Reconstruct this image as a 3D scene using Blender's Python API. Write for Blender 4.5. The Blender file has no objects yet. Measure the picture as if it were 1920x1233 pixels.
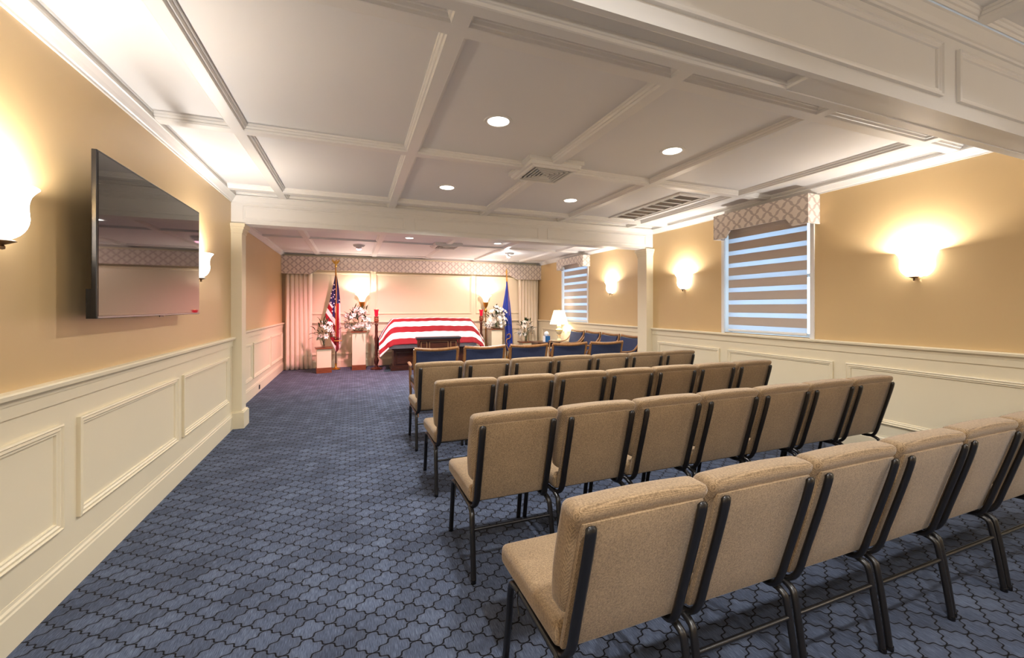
import bpy, bmesh, math, random
from mathutils import Vector, Matrix
PI = math.pi
random.seed(7)
SC = bpy.context.scene
COL = SC.collection

# ------------------------------------------------------------------ camera
cam_d = bpy.data.cameras.new('camera'); cam = bpy.data.objects.new('camera', cam_d); COL.objects.link(cam)
cam.location = (0, 0, 1.43); cam.rotation_euler = (PI/2, 0, -0.366)
cam_d.sensor_width = 36; cam_d.lens = 771.9/1920*36; cam_d.shift_y = -41.5/1920
cam_d.clip_start = 0.05
SC.camera = cam
# ------------------------------------------------------------------ world, exposure
SC.view_settings.view_transform = 'Standard'; SC.view_settings.look = 'None'
SC.view_settings.gamma = 1.0; SC.view_settings.use_curve_mapping = False
SC.view_settings.exposure = 0.50
world = bpy.data.worlds.new('sky'); SC.world = world; world.use_nodes = True
bg = world.node_tree.nodes['Background']
bg.inputs[0].default_value = (0.50, 0.74, 1.0, 1); bg.inputs[1].default_value = 3.6

WARM = (1.0, 0.945, 0.895); NEUT = (1.0, 0.98, 0.96)
def light(name, typ, loc, power, color=WARM, size=0.1, rot=(0, 0, 0), spot=None, blend=0.5):
    d = bpy.data.lights.new(name, typ); d.energy = power; d.color = color
    if typ == 'AREA': d.shape = 'DISK'; d.size = size; d.spread = math.radians(150)
    else: d.shadow_soft_size = size
    if typ == 'SPOT': d.spot_size = spot; d.spot_blend = blend
    o = bpy.data.objects.new(name, d); COL.objects.link(o); o.location = loc; o.rotation_euler = rot
    o['kind'] = 'helper'
    return o
P_DOWN, P_BACK, P_SCONCE, P_TORCH = 20.0, 30.0, 33.0, 18.0
MAIN_DOWN = [(0.975, 2.82), (2.56, 2.82), (0.975, 4.59), (2.55, 4.59)]
FAR_DOWN = [(0.92, 7.52), (2.60, 7.56)]
BACK_FILL = [(0.6, 0.0), (2.9, 0.0), (0.6, -2.2), (2.9, -2.2)]
for x, y in MAIN_DOWN: light('downlight_lamp', 'AREA', (x, y, 2.763), P_DOWN, NEUT, 0.15)
for x, y in FAR_DOWN: light('downlight_lamp', 'AREA', (x, y, 2.648), P_DOWN*1.9, NEUT, 0.13)
for x, y in BACK_FILL: light('downlight_lamp', 'AREA', (x, y, 2.893), P_BACK, NEUT, 0.15)  # unseen lamps added behind the camera as ambient fill

# ------------------------------------------------------------------ materials
def lin(c):
    c = c/255.0
    return c/12.92 if c <= 0.04045 else ((c+0.055)/1.055)**2.4
def rgb(r, g, b): return (lin(r), lin(g), lin(b), 1)
MATS = {}
class N:
    """small node-graph helper"""
    def __init__(s, name):
        s.m = bpy.data.materials.new(name); s.m.use_nodes = True; s.t = s.m.node_tree; s.b = s.t.nodes['Principled BSDF']
        MATS[name] = s.m
    def new(s, typ, **kw):
        n = s.t.nodes.new(typ)
        for k, v in kw.items(): setattr(n, k, v)
        return n
    def link(s, a, b): s.t.links.new(a, b)
    def math(s, op, a, b=None, c=None):
        n = s.new('ShaderNodeMath', operation=op)
        for i, v in enumerate((a, b, c)):
            if v is None: continue
            if isinstance(v, (int, float)): n.inputs[i].default_value = v
            else: s.link(v, n.inputs[i])
        return n.outputs[0]
    def coord(s, kind='Object'):
        return s.new('ShaderNodeTexCoord').outputs[kind]
    def sep(s, v):
        n = s.new('ShaderNodeSeparateXYZ'); s.link(v, n.inputs[0]); return n.outputs
    def comb(s, x, y, z):
        n = s.new('ShaderNodeCombineXYZ')
        for i, v in enumerate((x, y, z)):
            if isinstance(v, (int, float)): n.inputs[i].default_value = v
            else: s.link(v, n.inputs[i])
        return n.outputs[0]
    def mapping(s, v, scale=(1, 1, 1)):
        n = s.new('ShaderNodeMapping'); n.inputs['Scale'].default_value = scale; s.link(v, n.inputs[0]); return n.outputs[0]
    def noise(s, v, scale, detail=3, rough=0.5):
        n = s.new('ShaderNodeTexNoise'); n.inputs['Scale'].default_value = scale; n.inputs['Detail'].default_value = detail
        n.inputs['Roughness'].default_value = rough
        if v is not None: s.link(v, n.inputs['Vector'])
        return n.outputs[0]
    def ramp(s, f, stops, interp='LINEAR'):
        n = s.new('ShaderNodeValToRGB'); n.color_ramp.interpolation = interp
        e = n.color_ramp.elements
        while len(e) < len(stops): e.new(0.5)
        for i, (p, c) in enumerate(stops): e[i].position = p; e[i].color = c
        s.link(f, n.inputs[0]); return n.outputs[0]
    def mix(s, f, a, b):
        n = s.new('ShaderNodeMix', data_type='RGBA')
        for sock, v in ((n.inputs[0], f), (n.inputs[6], a), (n.inputs[7], b)):
            if isinstance(v, (int, float, tuple)): sock.default_value = v
            else: s.link(v, sock)
        return n.outputs[2]
    def bump(s, h, strength=0.3, dist=0.002):
        n = s.new('ShaderNodeBump'); n.inputs['Strength'].default_value = strength; n.inputs['Distance'].default_value = dist
        s.link(h, n.inputs['Height']); s.link(n.outputs[0], s.b.inputs['Normal'])
    def set(s, **kw):
        for k, v in kw.items():
            k = {'rough': 'Roughness', 'metal': 'Metallic', 'col': 'Base Color', 'spec': 'Specular IOR Level', 'trans': 'Transmission Weight',
                 'ior': 'IOR', 'emit': 'Emission Color', 'estr': 'Emission Strength', 'sheen': 'Sheen Weight', 'alpha': 'Alpha', 'coat': 'Coat Weight', 'sss': 'Subsurface Weight'}[k]
            if isinstance(v, (int, float, tuple)): s.b.inputs[k].default_value = v
            else: s.link(v, s.b.inputs[k])
        return s
def paint(name, c, rough, var=0.03, scale=40, bs=0.08):
    n = N(name); co = n.coord()
    f = n.noise(co, 1.3, 3)
    d = tuple(x*(1-var) for x in c[:3]) + (1,); u = tuple(min(1, x*(1+var)) for x in c[:3]) + (1,)
    n.set(col=n.ramp(f, [(0.3, d), (0.7, u)]), rough=rough)
    n.bump(n.noise(co, scale*6, 2), bs, 0.001)
    return n.m
def plain(name, c, rough=0.5, metal=0.0, **kw):
    n = N(name); n.set(col=c, rough=rough, metal=metal, **kw)
    n.bump(n.noise(n.coord(), 300, 2), 0.05, 0.0005)
    return n.m
M = {}
M['tan'] = paint('tan_wall_paint', rgb(210, 181, 133), 0.34, 0.02)
M['cream'] = paint('cream_woodwork_paint', rgb(234, 222, 192), 0.38, 0.012)
M['white'] = paint('white_ceiling_paint', rgb(228, 227, 226), 0.55, 0.012)
M['wtrim'] = paint('white_trim_paint', rgb(230, 228, 224), 0.42, 0.012)
M['black_metal'] = plain('black_metal_tube', rgb(22, 20, 20), 0.32, 0.0, spec=0.6)
M['bronze'] = plain('bronze_metal', rgb(120, 100, 80), 0.3, 1.0)
M['brass'] = plain('brass_metal', rgb(205, 150, 70), 0.28, 1.0)
M['gold'] = plain('gold_fringe', rgb(205, 160, 70), 0.5, 0.5)
M['silver'] = plain('silver_casket_metal', rgb(228, 230, 234), 0.4, 0.0)
M['black_plastic'] = plain('black_plastic', rgb(18, 18, 20), 0.25)
M['grey_metal'] = plain('brushed_grey_metal', rgb(150, 150, 152), 0.35, 0.9)
M['gap_shade'] = plain('painted_gap_shade', rgb(16, 13, 11), 0.9)  # near-black stands in for the shade between diffuser louvers
M['slot_shade'] = plain('painted_slot_shade', rgb(96, 82, 68), 0.9)  # dark taupe stands in for the shade inside the grille slots
M['white_fabric'] = plain('white_lining_fabric', rgb(235, 230, 225), 0.8)
M['leather'] = plain('dark_padded_leather', rgb(48, 44, 50), 0.45)
M['blue_box'] = plain('blue_cardboard', rgb(40, 110, 175), 0.5)
M['paper'] = plain('white_tissue_paper', rgb(245, 245, 245), 0.8)
M['stem'] = plain('green_stem', rgb(70, 95, 55), 0.6)
M['ivory'] = plain('ivory_ceramic', rgb(225, 212, 175), 0.25)
M['pink_flower'] = plain('blush_petal', rgb(236, 200, 180), 0.7)
M['yellow'] = plain('yellow_stamen', rgb(190, 150, 60), 0.7)
M['casing'] = plain('white_window_casing', rgb(232, 230, 226), 0.4)
def petal(name, c):
    n = N(name); n.set(col=c, rough=0.65, sss=0.0); n.bump(n.noise(n.coord(), 60, 2), 0.15, 0.002); return n.m
M['petal'] = petal('white_petal', rgb(240, 236, 226))
def leafm():
    n = N('green_leaf'); f = n.noise(n.coord(), 30, 2)
    n.set(col=n.ramp(f, [(0.3, rgb(26, 44, 24)), (0.7, rgb(66, 86, 46))]), rough=0.5); return n.m
M['leaf'] = leafm()
def wood(name, c1, c2, rough=0.35, sc=(3, 3, 30)):
    n = N(name); v = n.mapping(n.coord(), sc)
    f = n.noise(v, 3.0, 6, 0.6)
    n.set(col=n.ramp(f, [(0.3, c1), (0.7, c2)]), rough=rough, coat=0.15); n.bump(f, 0.08, 0.001); return n.m
M['oak'] = wood('honey_oak_wood', rgb(128, 86, 50), rgb(176, 128, 80), 0.3, (30, 3, 3))
M['mahog'] = wood('dark_mahogany_wood', rgb(44, 22, 16), rgb(88, 44, 28), 0.28, (2, 30, 30))
M['cherry'] = wood('cherry_wood', rgb(104, 52, 30), rgb(146, 84, 52), 0.35, (3, 3, 30))
M['goldwood'] = wood('gilded_molding', rgb(150, 110, 70), rgb(180, 138, 92), 0.4)
# woven tan upholstery
def woven(name, dark, light_, sc=330, bs=0.5):
    n = N(name); co = n.coord(); x, y, z = n.sep(co)[0:3]
    # two crossing thread directions, slightly wandering
    w = n.noise(co, 25, 2)
    def thread(v): return n.math('SINE', n.math('ADD', n.math('MULTIPLY', v, sc*2.6), n.math('MULTIPLY', w, 3.5)))
    t1 = thread(n.math('ADD', x, y)); t2 = thread(n.math('SUBTRACT', z, y))
    t = n.math('MULTIPLY', n.math('ADD', t1, t2), 0.25)
    cl = n.noise(n.mapping(co, (1, 1, 1)), 160, 3, 0.7)
    f = n.math('ADD', n.math('ADD', n.math('MULTIPLY', t, 0.55), 0.5), n.math('MULTIPLY', n.math('SUBTRACT', cl, 0.5), 1.3))
    big = n.noise(co, 6, 2)
    f2 = n.math('ADD', f, n.math('MULTIPLY', n.math('SUBTRACT', big, 0.5), 0.25))
    n.set(col=n.ramp(f2, [(0.15, dark), (0.85, light_)]), rough=0.85, sheen=0.25, spec=0.2)
    n.bump(f, bs, 0.0012); return n.m
M['tweed'] = woven('tan_woven_upholstery', rgb(100, 80, 57), rgb(172, 145, 110), 560, 0.3)
M['blue_fab'] = woven('navy_blue_upholstery', rgb(26, 34, 62), rgb(56, 68, 104), 500, 0.2)
def clothm(name, c):
    n = N(name); n.set(col=c, rough=0.8, sheen=0.2, spec=0.2); n.bump(n.noise(n.coord(), 500, 2), 0.15, 0.001); return n.m
M['curtain'] = clothm('cream_curtain_cloth', rgb(240, 229, 206))
# carpet: staggered lantern (ogee) lattice, 174 x 118 mm
def carpet():
    n = N('blue_lantern_carpet'); co = n.coord(); x, y, z = n.sep(co)[0:3]
    LX, LY = 0.174, 0.118
    wx = n.math('MULTIPLY', n.math('SUBTRACT', n.noise(co, 18, 2), 0.5), 0.006)
    ux = n.math('ADD', n.math('ADD', x, 0.015), wx); uy = n.math('SUBTRACT', y, 0.024)
    ax = n.math('DIVIDE', ux, LX); ay = n.math('DIVIDE', uy, LY)
    px = n.math('MULTIPLY', n.math('ABSOLUTE', n.math('SUBTRACT', ax, n.math('ROUND', ax))), 2.0)
    py = n.math('MULTIPLY', n.math('ABSOLUTE', n.math('SUBTRACT', ay, n.math('ROUND', ay))), 2.0)
    w = n.math('SUBTRACT', px, py)
    s1 = n.math('MULTIPLY', n.math('SINE', n.math('MULTIPLY', w, PI)), 0.06); s2 = n.math('MULTIPLY', n.math('MULTIPLY', n.math('SINE', n.math('MULTIPLY', w, 2*PI)), 0.155), n.math('SUBTRACT', 1.0, n.math('MULTIPLY', n.math('MULTIPLY', w, w), 0.8)))
    g = n.math('SUBTRACT', n.math('ADD', n.math('ADD', px, py), n.math('SUBTRACT', s1, s2)), 1.0)
    first_ = n.math('LESS_THAN', g, 0.0); d = n.math('SUBTRACT', 0.070, n.math('ABSOLUTE', g))   # d > 0 on the dark line
    def pick(a): return n.math('ADD', n.math('MULTIPLY', first_, n.math('ROUND', a)), n.math('MULTIPLY', n.math('SUBTRACT', 1.0, first_), n.math('ADD', n.math('FLOOR', a), 0.5)))
    wn = n.new('ShaderNodeTexWhiteNoise', noise_dimensions='2D'); n.link(n.comb(pick(ax), pick(ay), 0.0), wn.inputs['Vector'])
    inside = n.math('SUBTRACT', 1.0, n.math('MINIMUM', 1.0, n.math('MAXIMUM', 0.0, n.math('DIVIDE', n.math('ADD', d, 0.02), 0.05))))
    streak = n.noise(n.mapping(co, (420, 22, 1)), 1.0, 3, 0.65)
    cloud = n.noise(co, 3.0, 3)
    f = n.math('ADD', n.math('ADD', n.math('MULTIPLY', n.math('SUBTRACT', streak, 0.5), 2.2), n.math('MULTIPLY', n.math('SUBTRACT', wn.outputs[0], 0.5), 0.28)),
               n.math('ADD', n.math('MULTIPLY', n.math('SUBTRACT', cloud, 0.5), 0.6), 0.5))
    tile = n.ramp(f, [(0.0, rgb(48, 53, 66)), (0.5, rgb(75, 84, 104)), (1.0, rgb(108, 119, 141))])
    edge = n.math('MINIMUM', 1.0, n.math('MAXIMUM', 0.0, n.math('MULTIPLY', d, -2.5)))
    tile = n.mix(n.math('MULTIPLY', n.math('SUBTRACT', 1.0, edge), 0.35), tile, rgb(72, 74, 84))
    n.set(col=n.mix(inside, rgb(13, 12, 16), tile), rough=0.95, sheen=0.05, spec=0.08)
    h = n.math('ADD', n.math('MULTIPLY', inside, 0.6), n.math('MULTIPLY', n.noise(co, 900, 2), 0.5))
    n.bump(h, 0.6, 0.003); return n.m
M['carpet'] = carpet()
# trellis fabric for the valances
def trellis():
    n = N('trellis_valance_fabric'); co = n.coord(); x, y, z = n.sep(co)[0:3]
    u = n.math('DIVIDE', n.math('ADD', x, y), 0.165); v = n.math('DIVIDE', z, 0.145)
    def tri(a): return n.math('ABSOLUTE', n.math('SUBTRACT', n.math('FRACT', n.math('ADD', a, 100.5)), 0.5))
    wv = n.math('MULTIPLY', n.math('SINE', n.math('MULTIPLY', v, 4*PI)), 0.06)
    a = tri(n.math('ADD', n.math('ADD', u, v), wv)); b = tri(n.math('SUBTRACT', n.math('SUBTRACT', u, v), wv))
    d = n.math('MINIMUM', a, b)
    line = n.math('SUBTRACT', 1.0, n.math('MINIMUM', 1.0, n.math('MAXIMUM', 0.0, n.math('DIVIDE', n.math('SUBTRACT', d, 0.085), 0.05))))
    th = n.noise(n.mapping(co, (1, 1, 6)), 300, 2)
    base = n.ramp(th, [(0.3, rgb(222, 210, 198)), (0.7, rgb(234, 224, 212))]); lc = n.ramp(th, [(0.3, rgb(184, 170, 162)), (0.7, rgb(198, 185, 176))])
    n.set(col=n.mix(line, base, lc), rough=0.75, spec=0.25); n.bump(th, 0.15, 0.001); return n.m
M['trellis'] = trellis()
def blind_band():
    n = N('taupe_blind_fabric'); th = n.noise(n.mapping(n.coord(), (1, 6, 1)), 120, 2)
    n.set(col=n.ramp(th, [(0.3, rgb(194, 180, 168)), (0.7, rgb(204, 190, 178))]), rough=0.8)
    tr = n.new('ShaderNodeBsdfTranslucent'); tr.inputs[0].default_value = rgb(150, 140, 135)
    mx = n.new('ShaderNodeMixShader'); mx.inputs[0].default_value = 0.03
    out = n.t.nodes['Material Output']; n.link(n.b.outputs[0], mx.inputs[1]); n.link(tr.outputs[0], mx.inputs[2]); n.link(mx.outputs[0], out.inputs[0]); return n.m
def sheer():
    n = N('sheer_blind_voile'); n.set(col=rgb(225, 232, 240), rough=0.8)
    tr = n.new('ShaderNodeBsdfTranslucent'); tr.inputs[0].default_value = rgb(235, 240, 246)
    tp = n.new('ShaderNodeBsdfTransparent'); tp.inputs[0].default_value = (0.9, 0.95, 1, 1)
    m1 = n.new('ShaderNodeMixShader'); m1.inputs[0].default_value = 0.55; m2 = n.new('ShaderNodeMixShader'); m2.inputs[0].default_value = 0.12
    out = n.t.nodes['Material Output']
    n.link(n.b.outputs[0], m1.inputs[1]); n.link(tr.outputs[0], m1.inputs[2]); n.link(m1.outputs[0], m2.inputs[1]); n.link(tp.outputs[0], m2.inputs[2]); n.link(m2.outputs[0], out.inputs[0]); return n.m
M['band'] = blind_band(); M['sheer'] = sheer()
def glass(name, c=(1, 1, 1, 1), rough=0.0):
    n = N(name); n.set(col=c, rough=rough, trans=1.0, ior=1.45); return n.m
M['pane'] = glass('clear_glass'); M['vase'] = glass('vase_glass', (0.92, 0.97, 0.95, 1), 0.03)
def emis(name, c, e, strength, rough=0.4):
    n = N(name); n.set(col=c, rough=rough, emit=e, estr=strength); return n.m
M['lamp_glass'] = emis('lit_opal_glass', rgb(250, 244, 230), (1, 0.94, 0.88, 1), 7.5, 0.25)
M['torch_glass'] = emis('lit_frosted_bowl', rgb(250, 240, 225), (1, 0.84, 0.66, 1), 1.0, 0.3)
M['disc'] = emis('lit_downlight_lens', rgb(250, 250, 250), (1, 0.95, 0.88, 1), 6.0)
M['shade'] = emis('lit_lamp_shade', rgb(245, 235, 210), (1, 0.84, 0.60, 1), 1.1, 0.8)
M['spot_white'] = emis('lit_spot_lens', rgb(250, 250, 250), (1, 0.88, 0.74, 1), 12.0)
M['spot_pink'] = emis('lit_pink_lens', rgb(250, 220, 230), (1, 0.45, 0.60, 1), 2.6)
M['flame'] = emis('lit_flame', rgb(255, 200, 120), (1, 0.55, 0.2, 1), 9.0)
def redglass():
    n = N('red_candle_glass'); n.set(col=rgb(190, 20, 45), rough=0.1, emit=(0.55, 0.008, 0.03, 1), estr=0.5, spec=0.6); return n.m
M['redglass'] = redglass()
def tvm():
    n = N('black_screen_glass'); n.set(col=(0.012, 0.011, 0.012, 1), rough=0.03, spec=1.0, ior=1.75); return n.m
M['screen'] = tvm()
def stripes(name, white, red):
    """UV.y counts stripes: even = red, odd = white; UV.x > 0 marks the canton"""
    n = N(name); uv = n.sep(n.coord('UV'))
    s = n.math('GREATER_THAN', n.math('FRACT', n.math('MULTIPLY', n.math('ADD', uv[1], 100.0), 0.5)), 0.5)
    c = n.mix(s, red, white)
    c = n.mix(n.math('GREATER_THAN', uv[0], 0.0), c, rgb(28, 34, 84))
    n.set(col=c, rough=0.7, sheen=0.2, spec=0.25); n.bump(n.noise(n.coord(), 400, 2), 0.1, 0.001); return n.m
M['us'] = stripes('stars_and_stripes_cloth', rgb(236, 228, 222), rgb(132, 8, 24))
M['star'] = plain('white_star', rgb(240, 238, 236), 0.7)
M['bluecloth'] = clothm('blue_flag_cloth', rgb(44, 66, 160))
M['ribbon'] = clothm('gold_ribbon', rgb(190, 140, 60))

# ------------------------------------------------------------------ mesh helpers
def obj(name, bm, mat, parent=None, smooth=False, angle=35):
    me = bpy.data.meshes.new(name); bmesh.ops.recalc_face_normals(bm, faces=bm.faces)
    bm.to_mesh(me); bm.free()
    me.materials.append(mat)
    if smooth:
        me.polygons.foreach_set('use_smooth', [True]*len(me.polygons))
        me.set_sharp_from_angle(angle=math.radians(angle))
    o = bpy.data.objects.new(name, me); COL.objects.link(o)
    if parent: o.parent = parent
    return o
def NB(): return bmesh.new()
def tag(o, label, cat, group=None, kind=None):
    o['label'] = label
    if cat: o['category'] = cat
    if group: o['group'] = group
    if kind: o['kind'] = kind
    return o
def thing(name, loc, label, cat, group=None, rz=0):
    o = bpy.data.objects.new(name, None); COL.objects.link(o); o.location = loc; o.rotation_euler = (0, 0, rz)
    o.empty_display_size = 0.1
    return tag(o, label, cat, group)
def struct(o, label, cat='room part'):
    o['kind'] = 'structure'; o['label'] = label; o['category'] = cat; return o
def dup(o, parent=None):
    c = o.copy(); COL.objects.link(c); c.parent = parent
    for ch in o.children: dup(ch, c)
    return c
def box(bm, x0, x1, y0, y1, z0, z1):
    v = [bm.verts.new((x, y, z)) for x in (x0, x1) for y in (y0, y1) for z in (z0, z1)]
    for f in ((0, 1, 3, 2), (4, 6, 7, 5), (0, 4, 5, 1), (2, 3, 7, 6), (0, 2, 6, 4), (1, 5, 7, 3)): bm.faces.new([v[i] for i in f])
    return v
def bx(x0, x1, y0, y1, z0, z1): b = NB(); box(b, x0, x1, y0, y1, z0, z1); return b
def rbox(bm, c, s, r, seg=3, fn=None, cuts=0):
    """rounded box centred on c, size s; fn deforms each vertex"""
    g = bmesh.new(); bmesh.ops.create_cube(g, size=1.0)
    for v in g.verts: v.co = Vector((v.co.x*s[0], v.co.y*s[1], v.co.z*s[2]))
    if cuts:
        bmesh.ops.bevel(g, geom=g.edges[:], offset=r, segments=seg, profile=0.6, affect='EDGES')
        for ax in (0, 2, 1):
            for k in range(1, cuts if ax != 1 else 2):
                co = [0, 0, 0]; co[ax] = (-0.5 + k/(cuts if ax != 1 else 2))*s[ax]; no = [0, 0, 0]; no[ax] = 1
                bmesh.ops.bisect_plane(g, geom=g.verts[:]+g.edges[:]+g.faces[:], plane_co=co, plane_no=no)
    else:
        bmesh.ops.bevel(g, geom=g.edges[:], offset=r, segments=seg, profile=0.6, affect='EDGES')
    mp = {}
    for v in g.verts:
        p = v.co.copy()
        if fn: p = Vector(fn(p))
        mp[v] = bm.verts.new(p + Vector(c))
    for f in g.faces:
        try: bm.faces.new([mp[v] for v in f.verts])
        except ValueError: pass
    g.free()
def tube(bm, pts, r, n=8, closed=False, ry=None, caps=True, radii=None):
    pts = [Vector(p) for p in pts]; m = len(pts); rings = []
    prev = None
    for i, p in enumerate(pts):
        if closed: t = (pts[(i+1) % m]-pts[i-1])
        else: t = (pts[min(i+1, m-1)]-pts[max(i-1, 0)])
        t.normalize()
        if prev is None:
            a = Vector((1, 0, 0)) if abs(t.x) < 0.8 else Vector((0, 1, 0))
            a = (a - t*a.dot(t)).normalized()
        else:
            a = (prev - t*prev.dot(t)).normalized()
        prev = a; b = t.cross(a)
        k = radii[i] if radii else 1.0
        rings.append([bm.verts.new(p + a*math.cos(2*PI*j/n)*r*k + b*math.sin(2*PI*j/n)*(ry or r)*k) for j in range(n)])
    for i in range(m if closed else m-1):
        A, B_ = rings[i], rings[(i+1) % m]
        for j in range(n): bm.faces.new((A[j], A[(j+1) % n], B_[(j+1) % n], B_[j]))
    if caps and not closed: bm.faces.new(rings[0]); bm.faces.new(rings[-1][::-1])
def lathe(bm, prof, n=24, c=(0, 0, 0), a0=0.0, a1=2*PI, sy=1.0, fn=None):
    full = abs(a1-a0-2*PI) < 1e-6; rings = []
    m = n if full else n+1
    for r, z in prof:
        if r < 1e-5: rings.append([bm.verts.new((c[0], c[1], c[2]+z))]*m); continue
        rings.append([bm.verts.new((c[0]+r*math.cos(a0+(a1-a0)*j/n)*(fn(j/n) if fn else 1), c[1]+sy*r*math.sin(a0+(a1-a0)*j/n)*(fn(j/n) if fn else 1), c[2]+z)) for j in range(m)])
    for A, B_ in zip(rings, rings[1:]):
        for j in range(n):
            k = (j+1) % m
            vs = []
            for v in (A[j], A[k], B_[k], B_[j]):
                if v not in vs: vs.append(v)
            if len(vs) > 2:
                try: bm.faces.new(vs)
                except ValueError: pass
def smoothp(pts, k=3):
    """subdivide a polyline (catmull-rom)"""
    P = [Vector(p) for p in pts]; out = []
    for i in range(len(P)-1):
        p0, p1, p2, p3 = P[max(i-1, 0)], P[i], P[i+1], P[min(i+2, len(P)-1)]
        for j in range(k):
            t = j/k
            out.append(0.5*((2*p1)+(p2-p0)*t+(2*p0-5*p1+4*p2-p3)*t*t+(3*p1-p0-3*p2+p3)*t**3))
    out.append(P[-1]); return out
def prism(bm, poly, a, b, tf):
    """polygon in (u,v), extruded in h from a to b; tf maps (u,v,h)"""
    A = [bm.verts.new(tf(u, v, a)) for u, v in poly]; B_ = [bm.verts.new(tf(u, v, b)) for u, v in poly]
    n = len(poly)
    bm.faces.new(A); bm.faces.new(B_[::-1])
    for i in range(n): bm.faces.new((A[i], A[(i+1) % n], B_[(i+1) % n], B_[i]))
def frame(bm, u0, u1, v0, v1, prof, tf):
    """mitred moulding round a rectangle; prof = [(inward offset, height)]"""
    rings = []
    for off, h in prof:
        rings.append([bm.verts.new(tf(u, v, h)) for u, v in ((u0+off, v0+off), (u1-off, v0+off), (u1-off, v1-off), (u0+off, v1-off))])
    for A, B_ in zip(rings, rings[1:]):
        for j in range(4): bm.faces.new((A[j], A[(j+1) % 4], B_[(j+1) % 4], B_[j]))
def run(bm, prof, a, b, tf):
    """profile [(p,q)] run straight in s from a to b; tf maps (s,p,q)"""
    A = [bm.verts.new(tf(a, p, q)) for p, q in prof]; B_ = [bm.verts.new(tf(b, p, q)) for p, q in prof]
    n = len(prof)
    for i in range(n): bm.faces.new((A[i], A[(i+1) % n], B_[(i+1) % n], B_[i]))
    bm.faces.new(A); bm.faces.new(B_[::-1])

# ------------------------------------------------------------------ room dimensions
XL, XR, YB, YB2 = -1.35, 4.75, 5.69, 5.90          # main room walls, far beam faces
XLF, XRF, YF = -1.52, 4.85, 10.60                  # far room
YN, YN2 = 1.163, 1.345                             # near beam
YBACK = -4.2
ZP, ZB, ZCR = 2.775, 2.727, 2.66                     # coffer panel, board underside, crown foot
ZPF, ZBF, ZCRF = 2.66, 2.63, 2.575
ZPB, ZBB, ZCRB = 2.90, 2.86, 2.80
BEAM_Z = 2.412; RAIL = 1.075

# ------------------------------------------------------------------ floor
fl = NB(); box(fl, -2.2, 5.4, YBACK-0.3, YF+0.3, -0.1, 0)
struct(obj('floor', fl, M['carpet']), 'blue carpet with dark lantern lattice covering the whole room', 'floor')

# ------------------------------------------------------------------ walls
def wall_piece(name, bm, label): return struct(obj(name, bm, M['tan']), label, 'wall')
wl = wall_piece('wall_left', bx(XL-0.25, XL, YBACK, YB, 0, 3.1), 'tan wall with the wall television and two sconces')
wlf = wall_piece('wall_far_left', bx(XLF-0.25, XLF, YB, YF, 0, 3.1), 'tan wall of the flower end with no window')
W1 = (3.09, 4.23, 1.085, 2.50); W2 = (7.95, 9.12, 1.085, 2.50)
def holed(x0, x1, y0, y1, w):
    b = NB(); box(b, x0, x1, y0, w[0], 0, 3.1); box(b, x0, x1, w[1], y1, 0, 3.1)
    box(b, x0, x1, w[0], w[1], 0, w[2]); box(b, x0, x1, w[0], w[1], w[3], 3.1); return b
wr = wall_piece('wall_right', holed(XR, XR+0.25, YBACK, YB, W1), 'tan window wall beside the rows of tan chairs')
wrf = wall_piece('wall_far_right', holed(XRF, XRF+0.2, YB, YF, W2), 'tan window wall behind the table lamp')
wb = struct(obj('wall_far', bx(-2.0, 5.3, YF, YF+0.2, 0, 3.1), M['cream']), 'cream panelled wall behind the draped casket', 'wall')
struct(obj('wall_back', bx(-2.0, 5.3, YBACK-0.2, YBACK, 0, 3.1), M['tan']), 'tan wall closing the room behind the last row', 'wall')

# wainscot pieces. side: +1 wall faces +X (left walls), -1 faces -X
WPROF = [(0, 0), (0, 0.018), (0.008, 0.022), (0.014, 0.014), (0.026, 0.017), (0.034, 0.010), (0.042, 0.010), (0.046, 0)]
tn = [0]
def trim(bm, mat, label, cat='trim'):
    tn[0] += 1
    return struct(obj('trim_%d' % tn[0], bm, mat), label, cat)
def wainscot(wall, xw, side, y0, y1, panels, z0, z1, bname, desc):
    X = lambda d: xw + side*d
    # board field and upper frieze
    b = NB(); box(b, X(0), X(0.010), y0, y1, 0.15, 1.04); obj('wainscot_board', b, M['cream'], wall)
    b = NB(); box(b, X(0.0101), X(0.020), y0, y1, 0.965, 1.045); obj('frieze_board', b, M['cream'], wall)
    for a, c in panels:
        b = NB(); frame(b, a, c, z0, z1, [(p, q+0.010) for p, q in WPROF], lambda u, v, h: (X(h), u, v)); obj('panel_molding', b, M['cream'], wall)
    b = NB(); run(b, [(0, 1.02), (0.024, 1.02), (0.026, 1.035), (0.034, 1.045), (0.050, 1.050), (0.052, 1.068), (0.046, RAIL), (0, RAIL)], y0, y1, lambda s, p, q: (X(p), s, q))
    trim(b, M['cream'], 'cream chair rail along ' + desc)
    b = NB(); run(b, [(0, 0), (0.024, 0), (0.024, 0.150), (0.020, 0.158), (0.020, 0.170), (0.014, 0.180), (0.012, 0.195), (0, 0.195)], y0, y1, lambda s, p, q: (X(p), s, q))
    struct(obj(bname, b, M['cream']), 'cream baseboard below ' + desc, 'baseboard')
wainscot(wl, XL, 1, YBACK, YB, [(-1.37, -0.11), (0.02, 1.28), (1.40, 2.66), (2.79, 4.065), (4.18, 5.50)], 0.345, 0.86, 'baseboard_left', 'the television wall')
wainscot(wr, XR, -1, YBACK, YB, [(-1.3, 0.02), (0.08, 1.36), (1.42, 2.73), (2.85, 4.17), (4.30, 5.55)], 0.31, 0.855, 'baseboard_right', 'the window wall beside the chairs')
wainscot(wlf, XLF, 1, YB2, YF, [(6.15, 7.52), (7.60, 8.99), (9.07, 10.42)], 0.29, 0.857, 'baseboard_far_left', 'the flower end wall without windows')
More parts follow.
